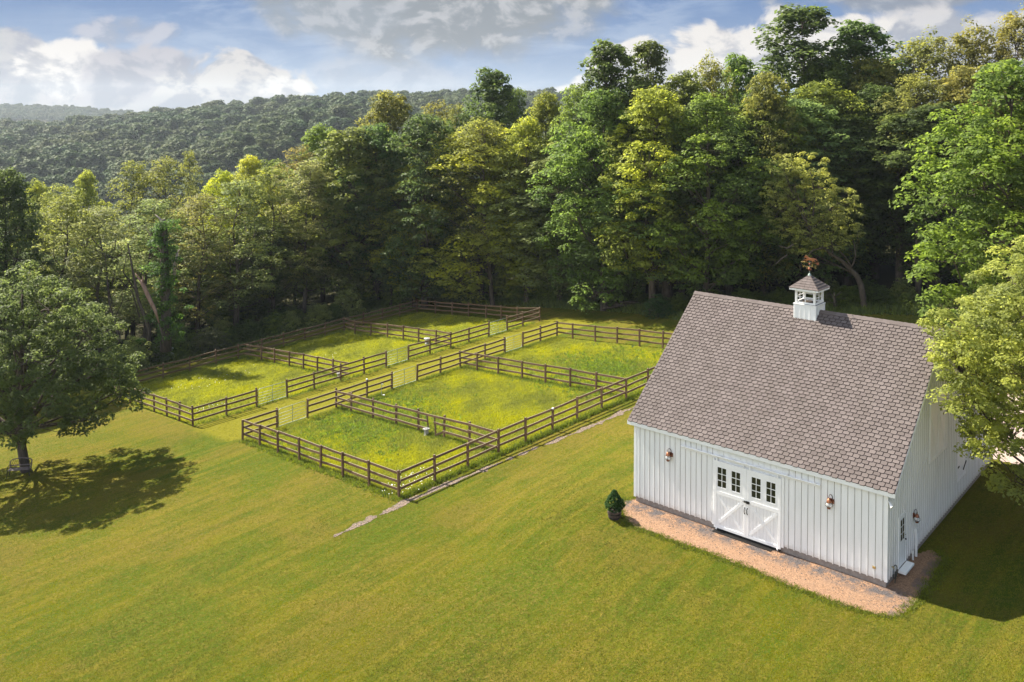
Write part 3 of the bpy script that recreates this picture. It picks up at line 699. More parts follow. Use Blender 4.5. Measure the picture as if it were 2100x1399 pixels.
def make_trees():
    rng=random.Random(4); proto={}
    for (vr,cl,u,v,w,y,lab) in TREES:
        x,zt=worldat(u,v,y); zg=g1(x,y); H=zt-zg; k=VAR[vr]; wm=w/F*y
        sxy=wm/(2*k['Rr'])*(1.62 if 'airy' in vr else 1.36); sz=H/k['H']*.99
        c=tuple(ch*rng.uniform(.92,1.08) for ch in COL[cl])
        ml=rng.choice((-1,1))
        args=dict(loc=(x,y,zg),color=c,group='woodland trees',scale=(sxy,sxy,sz),rotz=rng.uniform(0,6.28))
        nm={'dense':'maple_tree','dense2':'maple_tree','dense3':'maple_tree','layer':'maple_tree','layer2':'maple_tree','airy':'oak_tree','airy2':'oak_tree','slim':'ash_tree','slim2':'ash_tree','spiky':'hickory_tree'}[vr]
        if vr not in proto:
            kk=dict(k); s=kk.pop('seed'); proto[vr]=tree_from(gen_tree(s,**kk),nm,lab,args['loc'],c,group='woodland trees',scale=args['scale'],rotz=args['rotz'])
        else: copy_tree(proto[vr],lab,args['loc'],c,'woodland trees',args['scale'],args['rotz'],nm)
    # dim trees deeper inside the wood that close the canopy
    n=0
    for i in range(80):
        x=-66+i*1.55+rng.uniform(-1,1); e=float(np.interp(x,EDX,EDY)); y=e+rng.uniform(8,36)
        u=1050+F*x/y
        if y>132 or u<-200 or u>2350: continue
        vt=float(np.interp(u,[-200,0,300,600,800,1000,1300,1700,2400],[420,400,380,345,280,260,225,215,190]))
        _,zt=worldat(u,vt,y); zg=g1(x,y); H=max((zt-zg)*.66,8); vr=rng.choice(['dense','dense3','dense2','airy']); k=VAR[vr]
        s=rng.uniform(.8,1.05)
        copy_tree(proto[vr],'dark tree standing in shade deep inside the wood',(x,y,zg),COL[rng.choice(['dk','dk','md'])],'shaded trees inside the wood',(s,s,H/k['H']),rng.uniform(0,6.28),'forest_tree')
    return proto
PROTO=make_trees()

def shade_maple():
    lob=[(0,0,11.6,1.9),(2.2,-.8,10.6,2.0),(-2.4,.4,10.4,2.1),(.2,2.4,10.0,2.1),(-.2,-2.6,9.9,2.1),
         (3.9,.6,8.9,2.1),(-4.0,-.6,8.8,2.1),(2.3,3.4,8.3,2.0),(2.6,-3.6,8.2,2.1),(-2.7,3.2,8.4,2.1),(-2.6,-3.4,8.0,2.1),
         (5.3,-1.2,6.9,1.8),(5.1,1.8,6.3,1.8),(-5.4,.6,6.8,1.9),(.6,-5.0,6.4,1.9),(3.6,-4.3,5.6,1.6),(-3.9,-4.2,6.0,1.8),(.2,4.8,6.4,1.8),(-4,4,6.2,1.7),
         (6.3,.4,4.8,1.3),(5.4,-2.9,4.3,1.3),(4.4,-1.0,3.8,1.1),(-5.9,-1.8,4.8,1.5),(2.0,-5.2,4.3,1.2),(5.2,3.2,4.5,1.2),(-5.2,2.6,4.4,1.2),(3.2,1.4,5.6,1.4),(-1.6,-4.6,4.0,1.1)]
    tp=[np.array(p,float) for p in((.15,0,-.4),(.05,0,0),(-.2,0,1.6),(-.45,.1,3.4),(-.4,.1,5.4),(-.1,.1,8),(0,0,11.4))]
    g=gen_tree(301,13,7,z0=.22,nc=27,lpc=112,leaf=.20,cr=.64,lobe=.28,trunk_r=.34,lobes=lob,tpath=tp,flat=.62,droop=.15,twigs=.5,open_=.2)
    x,y=-31.2,55.3
    tree_from(g,'maple_tree','round shade maple standing alone on the lawn above the iron bench',(x,y,g1(x,y)),(.092,.118,.034),rotz=0,scale=(.96,.96,1))
shade_maple()
def near_tree():
    rng=np.random.RandomState(8); lob=[]
    pts=[(-4.9,-.3,7.6,1.2),(-4.5,.6,8.7,1.3),(-4.6,-.6,6.2,1.1),(-2.7,-.8,9.7,1.5),(-2.3,.5,10.6,1.6),(-.9,-.2,11.9,1.6),(.3,.3,13.0,1.4),(1.6,-.6,12.0,1.7),
      (-3.3,.7,5.0,1.3),(-4.1,-.6,4.3,.9),(-2.6,-1.2,7.6,1.9),(-2.4,-1.5,5.6,1.6),(-1.2,-2.2,9.4,1.9),(0,-2.4,7.2,2.0),(-1.3,-1.8,4.0,1.3),(-2.9,-.6,2.9,.85),(-1.6,-.8,2.2,.8),
      (1.6,-2.2,9.8,2.0),(2.0,-2.6,5.6,2.0),(3.6,-.8,8.8,2.2),(3.8,.5,6.0,2.1),(1.0,2.5,9.5,2.2),(-1.5,2.4,8.6,2.0),(-1.6,2.4,6.0,1.8),(2.2,2.4,6.4,2.0),(.5,-1.2,3.4,1.3),(2.6,-.5,3.6,1.4),(-.2,0,10.2,1.8)]
    g=gen_tree(402,13.6,5.5,z0=.15,nc=25,lpc=140,leaf=.15,cr=.54,lobe=.28,trunk_r=.22,lobes=pts,flat=.6,droop=.15,twigs=.6,open_=.08)
    x,y=23.05,35.2
    tree_from(g,'maple_tree','nearest tree, yellow green, leaning over the gable end of the barn',(x,y,g1(x,y)),(.205,.225,.052))
near_tree()
def curved_tree():
    y=76.5; P=[(1773,662),(1771,640),(1770,611),(1766,586),(1758,567),(1742,550),(1725,534),(1703,521),(1680,500),(1660,470)]
    x0,z0=worldat(1772,655,y); zg=g1(x0,y)
    tp=[]
    for u,v in P:
        x,z=worldat(u,v,y); tp.append(np.array([x-x0,0,z-zg]))
    tp[0][2]=-.3; 
    lob=[]
    for (u,v,r,dy) in((1690,470,1.5,0),(1650,480,1.4,-.6),(1610,470,1.3,.3),(1700,430,1.6,.6),(1650,430,1.7,-.5),(1600,430,1.4,.2),(1680,385,1.6,0),(1630,380,1.6,.4),(1590,395,1.1,0),(1660,345,1.5,0),(1610,345,1.3,.4),(1740,450,1.2,.5),(1730,410,1.2,-.3),(1640,510,1.0,-.5),(1700,500,1.1,-.8),(1745,480,.9,0)):
        x,z=worldat(u,v,y); lob.append((x-x0,dy,z-zg,r))
    tm,V,v=gen_tree(77,12,4,nc=20,lpc=60,leaf=.20,cr=.55,lobe=.36,trunk_r=.30,lobes=lob,tpath=tp,flat=.6,open_=.12,twigs=.4)
    for path in([(1690,506),(1665,512),(1648,527),(1638,545),(1640,556)],[(1612,522),(1600,530),(1592,538),(1586,542)],[(1625,500),(1612,508),(1595,503)]):
        q=[]
        for u,vv in path:
            x,z=worldat(u,vv,y-1); q.append((x-x0,-1.3,z-zg))
        tm.tube(q,list(np.linspace(.09,.03,len(q))),5)
    t=tree_from((tm,V,v),'apple_tree','pale tree with a curved bare trunk arching over behind the cupola',(x0,y,zg),(.230,.240,.06))
curved_tree()
def snag():
    y=83; x0,_=worldat(338,690,y); zg=g1(x0,y); rng=np.random.RandomState(3)
    t=thing('dead_tree','dead snag wrapped in dark ivy with pale broken prongs','dead tree',(x0,y,zg))
    def W(u,v,dy=0): x,z=worldat(u,v,y); return (x-x0,dy,z-zg)
    b=MB(); b.tube([W(340,720),W(341,640),W(338,560),W(336,470),W(334,450)],[.55,.48,.42,.34,.2],9); b.build('trunk',MT['bark'],t,smooth=True)
    b=MB(); b.tube([W(356,575),W(358,545),W(362,530),W(364,518)],[.16,.15,.13,.10],7); b.tube([W(363,520),W(368,512)],[.1,.05],6); b.tube([W(362,524),W(359,512)],[.07,.03],6); b.tube([W(358,545),W(352,532)],[.06,.03],6); b.build('broken_branch',MT['palewood'],t,smooth=True); b=MB(); b.tube([W(334,455),W(326,447),W(318,440)],[.12,.08,.04],6)
    b.build('broken_branch',MT['palewood'],t,smooth=True)
    c=np.array([W(340+rng.normal(0,13)*(1+.35*(vv>560)),vv,rng.uniform(-.9,.6)) for vv in np.linspace(455,700,120)])
    V,v=leaves(rng,c,rng.uniform(.4,.75,len(c)),85,.2)
    o=npmesh('ivy_foliage',V,np.arange(len(V)).reshape(-1,4),MT['leaf'],t,attrs={'var':('FACE',v)}); o.color=(.07,.13,.022,1)
    y=81.5; 
    a=worldat(278,560,y); c=worldat(325,655,y); bx=c[0]
    t=thing('broken_trunk','pale splintered trunk leaning against the dead ivy snag','dead tree',(bx,y,g1(bx,y)))
    zg=g1(bx,y); W2=lambda u,v:(worldat(u,v,y)[0]-bx,0,worldat(u,v,y)[1]-zg)
    b=MB(); b.tube([W2(326,662),W2(318,636),W2(306,612),W2(294,585),W2(288,575)],[.07,.16,.21,.19,.11],8); b.tube([W2(292,582),W2(277,560)],[.14,.03],6); b.tube([W2(293,580),W2(293,566)],[.12,.04],6)
    b.build('splintered_stem',MT['brokenwood'],t,smooth=True)
    b=MB(); b.tube([W2(338,720),W2(333,690),W2(325,658)],[.06,.05,.05],6); b.build('stump',MT['bark'],t,smooth=True)
snag()
def stems():
    """slender bare trunks that show through the thin left woods"""
    rng=np.random.RandomState(12)
    data=[(302,722,262,500,'dark forked stem left of the dead ivy snag',85,.20),(240,735,215,520,'thin grey stem behind the shade maple',84,.14),(553,660,500,450,'leaning dark stem behind the second paddock',100,.24),(478,690,470,480,'thin upright stem behind the first paddock',95,.12),(1005,640,1000,520,'grey bare stem under the bright yellow maple',101,.22),(1880,660,1880,470,'pale straight bare trunk in the black gap',78,.26),(1712,650,1710,600,'short stem seen beside the cupola',77,.16),(800,640,790,500,'dim stem behind the far corner of the paddocks',104,.16)]
    for (u0,v0,u1,v1,lab,y,r) in data:
        x0,_=worldat(u0,v0,y); zg=g1(x0,y); x1,z1=worldat(u1,v1,y); H=z1-zg
        t=thing('bare_tree',lab,'tree',(x0,y,zg),0,'slender stems in the wood')
        b=MB(); b.tube([(0,0,-.3),(.02*H,0,H*.3),((x1-x0)*.5,rng.normal()*.2,H*.55),(x1-x0,0,H)],[r*1.2,r,r*.75,r*.3],7)
        for k in range(3): 
            z=H*(.4+.17*k); b.tube([((x1-x0)*.4,0,z),((x1-x0)*.5+rng.normal()*.9,rng.normal(),z+H*.2),((x1-x0)*.7+rng.normal()*1.6,rng.normal(),z+H*.38)],[r*.4,r*.25,r*.1],5)
        b.build('trunk',MT['bark'],t,smooth=True)
stems()
def shrubs():
    rng=random.Random(9)
    kk=dict(H=2.6,Rr=1.7,z0=.05,nl=9,nc=11,lpc=46,leaf=.17,cr=.42,lobe=.5,shape='broad',trunk_r=.05)
    pr=[None,None]
    i=0; X=-52.0
    segs=[(-60,-30,'green shrub in the thicket behind the shade maple','thicket shrubs behind the shade maple'),(-30,-12,'green shrub in the thicket along the left paddock fence','thicket shrubs along the left fence'),(-12,9,'low shrub in the dark thicket behind the far paddock fence','thicket shrubs behind the far fence'),(9,60,'low shrub in the dark thicket behind the barn','thicket shrubs behind the barn')]
    while X<46:
        e=float(np.interp(X,EDX,EDY))
        for row in range(2):
            x=X+rng.uniform(-.6,.6); y=e+[.6,3.6][row]+rng.uniform(-.5,1.0)
            A,B=toab(x,y)
            if 24<A<63 and 35<B<80.4: continue
            lab,grp=[(s[2],s[3]) for s in segs if s[0]<=x<s[1]][0]
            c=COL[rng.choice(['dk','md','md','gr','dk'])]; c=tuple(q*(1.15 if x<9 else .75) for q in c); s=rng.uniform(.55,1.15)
            if x>12: s*=.8
            sc=(s,s,s*rng.uniform(.7,1.2)); k=i%2
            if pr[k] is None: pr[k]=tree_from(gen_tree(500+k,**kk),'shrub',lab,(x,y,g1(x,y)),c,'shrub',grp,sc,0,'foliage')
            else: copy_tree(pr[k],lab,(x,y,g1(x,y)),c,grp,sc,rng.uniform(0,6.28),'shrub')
            i+=1
        X+=1.75 if X<9 else 2.3
    # flowering and silvery shrubs that stand out
    for (u,v,y,c,s,lab) in((330,722,86,(.42,.43,.38),.75,'shrub covered in white blossom near the left fence'),(430,690,88,(.115,.125,.055),1.1,'pale green bramble left of the second paddock'),(640,655,101,(.18,.20,.09),.9,'silvery sunlit shrub beyond the left fence corner'),(595,665,99,(.13,.15,.05),1.0,'sunlit green shrub beside the silvery one'),(905,628,105,(.12,.16,.05),.7,'pale leaved shrub at the far paddock corner'),(1350,668,82,(.05,.09,.03),.9,'dark shrub just left of the barn roof')):
        x,_=worldat(u,v,y); copy_tree(pr[0],lab,(x,y,g1(x,y)),c,None,(s,s,s*.8),rng.uniform(0,6.28),'shrub')
        bpy.context.view_layer.update()
shrubs()
def log_pile():
    x,y=11.8,88.0; t=thing('log_pile','heap of fallen grey logs at the wood edge behind the near paddocks','log pile',(x,y,g1(x,y)))
    rng=random.Random(2)
    for i in range(7):
        b=MB(); a=rng.uniform(-.5,.5); L=rng.uniform(.9,2.0); ox,oy=rng.uniform(-1,1),rng.uniform(-.4,.4); z=.15+.2*(i%3)
        b.tube([(ox-L*math.cos(a),oy-L*math.sin(a)*.5,z),(ox,oy,z+.06),(ox+L*math.cos(a),oy+L*math.sin(a)*.5,z-.03)],[.15,.13,.1],7); b.build('log',MT['bark'],t,smooth=True)
log_pile()

# far wooded hills: one mass
def far_forest():
    rng=np.random.RandomState(77)
    col=bpy.data.collections.new('far_crowns')
    for s in range(4):
        r=np.random.RandomState(900+s); n=26
        d=norm(r.normal(size=(n,3))); d[:,2]=np.abs(d[:,2]); cen=d*np.array([2.9,2.9,3.4])*r.uniform(.8,1.15,(n,1))+np.array([0,0,4.2]); 
        V,v=leaves(r,cen,r.uniform(1.1,1.9,n),30,1.1,.7,.6,nz=.25)
        me_o=npmesh('far_crown',V,np.arange(len(V)).reshape(-1,4),MT['hillleaf'],attrs={'var':('FACE',v)})
        C.objects.unlink(me_o); col.objects.link(me_o)
    N=13000; y=np.sqrt(rng.uniform(128**2,1090**2,N)); u=rng.uniform(-330,1500,N); x=(u-1050)/F*y
    keep=rng.uniform(size=N)<np.clip(.35+ y/900,0,1)
    x=x[keep];y=y[keep]
    N2=5200; y2=rng.uniform(1900,2260,N2); x2=(rng.uniform(-300,1500,N2)-1050)/F*y2
    X=np.concatenate([x,x2]);Y=np.concatenate([y,y2]); Z=G(X,Y)+rng.uniform(-3.2,2.2,len(X))
    me=bpy.data.meshes.new('distant_forest'); me.vertices.add(len(X)); me.vertices.foreach_set('co',np.stack([X,Y,Z],-1).astype(np.float32).ravel())
    sc=np.concatenate([(.45+2.0*rng.uniform(0,1,len(x))**2.6)*np.clip(y/500,.8,1.15),rng.uniform(1.2,1.9,N2)]); a=me.attributes.new('sc','FLOAT','POINT'); a.data.foreach_set('value',sc.astype(np.float32))
    o=bpy.data.objects.new('distant_forest',me); C.objects.link(o); o.color=(.07,.09,.035,1)
    tag(o,'dense green forest covering the far hills','forest',kind='stuff')
    ng=bpy.data.node_groups.new('forest_points','GeometryNodeTree'); ng.interface.new_socket('Geometry',in_out='INPUT',socket_type='NodeSocketGeometry'); ng.interface.new_socket('Geometry',in_out='OUTPUT',socket_type='NodeSocketGeometry')
    N_=ng.nodes; L=ng.links; gi=N_.new('NodeGroupInput'); go=N_.new('NodeGroupOutput')
    ip=N_.new('GeometryNodeInstanceOnPoints'); ci=N_.new('GeometryNodeCollectionInfo'); ci.inputs['Collection'].default_value=col; ci.inputs['Separate Children'].default_value=True; ci.inputs['Reset Children'].default_value=True
    m2p=N_.new('GeometryNodeMeshToPoints'); L.new(gi.outputs[0],m2p.inputs[0]); L.new(m2p.outputs[0],ip.inputs['Points'])
    L.new(ci.outputs[0],ip.inputs['Instance']); ip.inputs['Pick Instance'].default_value=True
    at=N_.new('GeometryNodeInputNamedAttribute'); at.data_type='FLOAT'; at.inputs['Name'].default_value='sc'; L.new(at.outputs['Attribute'],ip.inputs['Scale'])
    rv=N_.new('FunctionNodeRandomValue'); rv.data_type='FLOAT_VECTOR'; rv.inputs[0].default_value=(0,0,0); rv.inputs[1].default_value=(0,0,6.283); L.new(rv.outputs[0],ip.inputs['Rotation'])
    L.new(ip.outputs[0],go.inputs[0])
    md=o.modifiers.new('forest','NODES'); md.node_group=ng
far_forest()

# ---------------------------------------------------------------- barn
def barn():
    B=thing('barn','white board and batten barn with grey shingle roof and cupola','barn',(BX,BY,BZ),YAW)
    W,D,H,Rg,D1=BW,BD,BH,BR,BD1
    sF=(Rg-H)/(D1+.149); zb=1.55; sB=(Rg-zb)/(D-D1)
    roofz=lambda b: Rg-sF*(D1-b) if b<D1 else Rg-sB*(b-D1)
    # walls --------------------------------------------------------
    w=MB(); T=.1
    topf=roofz(0)-.20; topb=roofz(D)-.20
    def wallpoly(): return [(0,0),(D,0),(D,topb),(D1,Rg-.20),(0,topf)]
    w.prismx(wallpoly(),-T,0,.5); w.prismx(wallpoly(),-W,-W+T,.5)
    # front wall with the door opening left closed behind the doors
    w.box(-W+T,-T,0,T,0,topf,.5); w.box(-W+T,-T,D-T,D,0,topb,.5)
    rng=random.Random(3)
    a=-W+.27
    while a<-.1:
        if not(-7.36<a<-4.2): w.box(a-.022,a+.022,-.03,0,-.02,topf,rng.uniform(.35,.65)); w.box(a+.0225,a+.042,-.004,0,-.01,topf,.5,1)  # second strip: the batten's shadow line, painted grey beside it
        else: w.box(a-.022,a+.022,-.022,0,2.9,topf,.5)
        w.box(a-.022,a+.022,D,D+.022,0,topb,.5)
        a+=.27
    b=.27
    while b<D-.1:
        t=roofz(b)-.22
        skip=[]
        if 1.30<b<2.26: segs=[(2.0,t)]
        elif 5.2<b<7.75: segs=[(-.02,2.98),(5.72,t)] if t>5.8 else [(-.02,2.98)]
        elif 9.45<b<11.1: segs=[(-.02,.80),(2.28,t)]
        else: segs=[(-.02,t)]
        for z0,z1 in segs:
            if z1>z0: w.box(0,.026,b-.022,b+.022,z0,z1,rng.uniform(.35,.65)); w.box(0,.004,b-.040,b-.0225,z0,z1,.5,1)  # gable battens get the same painted shadow strip
        w.box(-W-.022,-W,b-.022,b+.022,-.02,t,.5)
        b+=.27
    w.build('wall',[MT['siding'],MT['battenshade']],B)
    c=MB()
    for x0,x1,y0,y1 in((-W-.024,-W+.09,-.024,.0),(-.09,.024,-.026,.0),(0,.024,0,.1),(-W-.024,-W,0,.1),(0,.024,D-.1,D+.024)): c.box(x0,x1,y0,y1,-.03,(topf if y0<5 else topb),.6)
    c.build('corner_board',MT['white'],B)
    f=MB(); f.box(-W+.05,-.05,.05,D-.05,-.85,-.001,.5); f.build('foundation',MT['concrete'],B)
    # roof ---------------------------------------------------------
    og=.323
    r=MB(); th=.14
    def slab(b0,b1):
        z0,z1=roofz(b0),roofz(b1)
        r.prismx([(b0,z0-th),(b1,z1-th),(b1,z1-.012),(b0,z0-.012)],-W-og+.03,og-.03,.3)
    slab(-.13,D1); slab(D1,D+.13)
    deck=r.build('roof',MT['shingleedge'],B)
    s=MB(); rng=random.Random(17)
    def shingles(b0,b1,flip,tw=.27,ex=.18):
        z0,z1=roofz(b0) if not flip else roofz(b0),roofz(b1)
        L=math.hypot(b1-b0,z1-z0); n=int(round(L/ex)); e=L/n
        db=(b1-b0)/L; dz=(z1-z0)/L; nb,nz=(-dz,db) if db>0 else (dz,-db)
        for i in range(n):
            x=-W-og+(0 if i%2==0 else -tw*.5)
            k=i
            while x<og-.005:
                xa=max(x,-W-og); xb=min(x+tw,og)
                if xb-xa>.02:
                    sc=(k%2==0); ch=.036 if sc else .014; ch=min(ch,(xb-xa)*.4); g=.015
                    s0=i*e-(.022 if sc else 0.0)-.01; s1=(i+1)*e+.015; v=rng.uniform(.15,.85)
                    if rng.random()<.12: v=rng.uniform(0,.25)
                    P2=[(xa+g+ch,s0),(xb-g-ch,s0),(xb-g,s0+ch*1.1),(xb-g,s1),(xa+g,s1),(xa+g,s0+ch*1.1)]
                    lo=[];hi=[]
                    for (px,ps) in P2:
                        t=(ps-s0)/(s1-s0); hh=.034*(1-t)+.003
                        bb=b0+db*ps; zz=z0+dz*ps
                        lo.append((px,bb+nb*-.01,zz+nz*-.01)); hi.append((px,bb+nb*hh,zz+nz*hh))
                    s.add(lo+hi,[(6,7,8,9,10,11)],v); s.order+=[(tuple(q+s.n-12 for q in (j,(j+1)%6,6+(j+1)%6,6+j)),.3,1) for j in range(6)]
                x+=tw; k+=1
    shingles(-.149,D1,False); shingles(D+.149,D1,True)
    s.build('shingles',[MT['shingle'],MT['shingleedge']],deck)
    rc=MB(); x=-W-og
    while x<og-.02:
        x1=min(x+.30,og); v=rng.uniform(.2,.8)
        for sg in(-1,1):
            sl=sF if sg<0 else sB
            rc.add([(x,D1,Rg+.045),(x1,D1,Rg+.03),(x1,D1+sg*.16,Rg+.03-.16*sl),(x,D1+sg*.16,Rg+.045-.16*sl),(x,D1,Rg),(x1,D1,Rg),(x1,D1+sg*.16,Rg-.16*sl-.03),(x,D1+sg*.16,Rg-.16*sl-.03)],[(0,1,2,3),(3,2,6,7),(0,3,7,4),(1,5,6,2)],v)
        x=x1
    rc.build('ridge_cap',MT['shingle'],deck)
    fa=MB(); zf=roofz(-.149)
    fa.box(-W-og,og,-.149,-.125,zf-.185,zf-.015,.5)
    fa.box(-W-og+.01,og-.01,-.124,.0,zf-.185,zf-.165,.4)
    zf2=roofz(D+.149); fa.box(-W-og,og,D+.125,D+.149,zf2-.185,zf2-.015,.5)
    for x0,x1 in((og-.028,og),(-W-og,-W-og+.028)):
        for b0,b1 in((-.125,D1),(D1,D+.125)):
            z0,z1=roofz(b0),roofz(b1); fa.prismx([(b0,z0-.17),(b1,z1-.17),(b1,z1-.02),(b0,z0-.02)],x0,x1,.5)
    fa.build('eave_trim',MT['white'],deck)
    # doors --------------------------------------------------------
    for (x0,x1,wins,side) in((-7.335,-5.815,((-7.2,-6.73),(-6.53,-6.07)),0),(-5.805,-4.255,((-5.60,-5.13),(-4.93,-4.47)),1)):
        d=MB(); z0,z1=-.13,2.84
        n=10; wv=(x1-x0)/n
        for k in range(n): d.box(x0+k*wv+.004,x0+(k+1)*wv-.004,-.075,-.05,z0,1.42,.5)
        d.box(x0,x1,-.05,-.035,z0,z1,.3)
        for q0,q1 in((x0,x0+.11),(x1-.11,x1)): d.box(q0,q1,-.098,-.05,z0,z1,.6)
        d.box(x0+.11,x1-.11,-.096,-.05,z0,z0+.12,.6); d.box(x0+.11,x1-.11,-.096,-.05,1.36,1.52,.6); d.box(x0+.11,x1-.11,-.096,-.05,2.64,z1,.6)
        # upper panel fill around the windows
        zz0,zz1=1.52,2.64
        xs=[x0+.11,wins[0][0],wins[0][1],wins[1][0],wins[1][1],x1-.11]
        for q in(0,2,4): d.box(xs[q],xs[q+1],-.088,-.05,zz0,zz1,.5)
        for wn in wins: d.box(wn[0],wn[1],-.088,-.05,zz0,1.68,.5); d.box(wn[0],wn[1],-.088,-.05,2.60,zz1,.5)
        dd=d.build('sliding_door',MT['white'],B)
        for wn in wins:
            g=MB(); g.box(wn[0]+.001,wn[1]-.001,-.062,-.056,1.681,2.599,.5,1)
            e=.028
            g.box(wn[0],wn[0]+e,-.092,-.063,1.68,2.6,.6); g.box(wn[1]-e,wn[1],-.092,-.063,1.68,2.6,.6)
            g.box(wn[0]+e,wn[1]-e,-.092,-.063,1.68,1.68+e,.6); g.box(wn[0]+e,wn[1]-e,-.092,-.063,2.6-e,2.6,.6)
            xm=(wn[0]+wn[1])/2; g.box(xm-.012,xm+.012,-.086,-.063,1.68+e,2.6-e,.6)
            for k in(1,2):
                zm=1.68+e+(.92-2*e)*k/3; g.box(wn[0]+e,xm-.012,-.084,-.063,zm-.012,zm+.012,.6); g.box(xm+.012,wn[1]-e,-.084,-.063,zm-.012,zm+.012,.6)
            g.build('window',[MT['white'],MT['glassdark']],dd)
        br=MB(); xa,xb=x0+.11,x1-.11; za,zb_=z0+.12,1.36
        br.bar((xa+.05,-.083,za+.04),(xb-.05,-.083,zb_-.04),.030,.11,up=(0,1,0) if 0 else (-(zb_-za),0,(xb-xa)),val=.6)
        br.build('diagonal_brace',MT['white'],dd)
        br=MB(); L_=((xb-xa),(zb_-za)); ln=math.hypot(*L_); up=((zb_-za)/ln,0,(xb-xa)/ln)
        br.bar((xa+.05,-.079,zb_-.04),(xb-.05,-.079,za+.04),.016,.10,up=up,val=.6)
        br.build('diagonal_brace',MT['white'],dd)
        h=MB(); hx=x1-.055 if side==0 else x0+.055
        h.tube([(hx,-.10,1.14),(hx,-.15,1.11),(hx,-.155,1.02),(hx,-.15,.93),(hx,-.10,.90)],[.016,.014,.018,.014,.016],6); h.box(hx-.02,hx+.02,-.104,-.098,1.11,1.17); h.box(hx-.02,hx+.02,-.104,-.098,.87,.93)
        h.build('door_handle',MT['dark'],dd)
        if side==1:
            l=MB(); l.box(x0-.10,x0+.16,-.125,-.099,1.38,1.46); l.tube([(x0-.16,-.12,1.42),(x0+.0,-.13,1.42)],.016,6); l.box(x0+.02,x0+.13,-.14,-.125,1.36,1.48); l.build('latch',MT['dark'],dd)
        cw=MB(); cw.box(x0+.10 if side==0 else x1-.16,x0+.16 if side==0 else x1-.10,-.13,-.09,-.19,-.11); cw.build('door_guide',MT['white'],dd)
    tr=MB(); tr.box(-9.0,-2.6,-.052,-.023,2.93,3.04,.5)
    tr.tube([(-9.0,-.10,3.045),(-2.6,-.10,3.045)],.035,8,.7)
    for k in range(11): 
        x=-8.8+k*.6; tr.box(x-.03,x+.03,-.135,-.052,3.06,3.10,.5)
    for x in(-7.2,-5.95,-5.65,-4.4): tr.box(x-.03,x+.03,-.115,-.085,2.84,3.02,.3)
    tr.build('door_track',MT['white'],B)
    for q0,q1 in((-7.44,-7.34),(-4.25,-4.14)): jb=MB(); jb.box(q0,q1,-.06,-.023,-.05,2.92,.6); jb.build('door_jamb',MT['white'],B)
    st=MB(); st.box(-7.3,-4.6,-.30,-.05,-.30,-.235,.4); st.box(-7.3,-4.3,-.04,.04,-.3,-.135,.1); st.build('doorstep',MT['dark'],B)
    # side door ----------------------------------------------------
    d=MB(); d.box(.0,.028,1.30,1.37,-.03,2.04,.6); d.box(0,.028,2.17,2.26,-.03,2.04,.6); d.box(0,.028,1.37,2.17,1.97,2.04,.6); d.box(.0,.012,1.37,2.17,-.03,1.97,.5); d.box(.012,.016,2.10,2.125,0,1.97,.5,1)
    sdr=d.build('side_door',[MT['white'],MT['dark']],B)
    g=MB(); g.box(.013,.018,1.50,1.98,.98,1.86,.5,1)
    for k in range(3): g.box(.018,.024,1.50+.24*k-.012,1.50+.24*k+.012,.98,1.86,.5)
    for k in range(4): g.box(.018,.022,1.50,1.98,.98+.293*k-.01,.98+.293*k+.01,.5)
    g.build('window',[MT['white'],MT['glassdark']],sdr)
    k=MB(); k.lathe([(0,-.03),(.03,-.02),(.035,0),(.03,.02),(0,.03)],8,(.05,2.08,.92)); k.box(.012,.05,2.065,2.095,.905,.935); k.lathe([(0,-.02),(.022,0),(0,.02)],8,(.035,2.08,1.1)); k.build('door_handle',MT['dark'],sdr)
    st=MB(); st.box(.026,.32,1.25,2.3,-.14,-.06,.6); st.build('doorstep',MT['white'],B)
    # loft door and hatch on the gable ------------------------------
    d=MB(); d.box(0,.02,5.25,7.7,3.0,5.68,.5)
    for y0,y1,z0,z1 in((5.25,5.37,3,5.68),(7.58,7.7,3,5.68),(5.37,7.58,3,3.12),(5.37,7.58,5.56,5.68),(6.42,6.54,3.12,5.56)): d.box(.02,.042,y0,y1,z0,z1,.6)
    d.bar((.03,5.5,4.9),(.03,6.3,3.2),.02,.1,up=(0,1,.47)); d.bar((.03,6.65,4.9),(.03,7.45,3.2),.02,.1,up=(0,1,.47))
    d.build('loft_door',MT['whitedirty'],B)
    d=MB(); d.box(0,.02,9.5,11.05,.82,2.25,.5); 
    for y0,y1,z0,z1 in((9.5,9.6,.82,2.25),(10.95,11.05,.82,2.25),(9.6,10.95,.82,.92),(9.6,10.95,2.15,2.25)): d.box(.02,.04,y0,y1,z0,z1,.6)
    hh=d.build('hatch',MT['whitedirty'],B)
    k=MB(); k.bar((.05,10.5,1.15),(.06,10.95,1.45),.03,.04); k.bar((.05,9.6,1.5),(.05,9.8,1.52),.03,.05); k.build('hinge',MT['dark'],hh)
    # service bits --------------------------------------------------
    k=MB(); k.tube([(.07,3.35,.75),(.07,3.35,-.3)],.055,10); k.box(.01,.12,3.28,3.45,.70,.88); k.tube([(.05,3.35,.88),(.05,3.35,1.35)],.02,6); k.tube([(.07,2.95,.12),(.07,2.95,-.35)],.04,8); k.build('conduit',MT['plastic'],B,smooth=False)
    k=MB(); k.box(-.53,-.41,-.05,0,.36,.45); k.box(-.52,-.42,-.07,-.05,.37,.44); k.build('outlet_cover',MT['brass'],B)
    k=MB(); k.tube([(.03,-.03,3.16),(.10,-.07,3.10)],.03,6)
    for q in((.16,-.10,3.05),(.10,.06,3.05)): k.tube([(q[0]-.05,q[1]+.02,q[2]+.04),(q[0]+.05,q[1]-.03,q[2]-.05)],[.045,.075],8)
    k.build('floodlight',MT['plastic'],B,smooth=False)
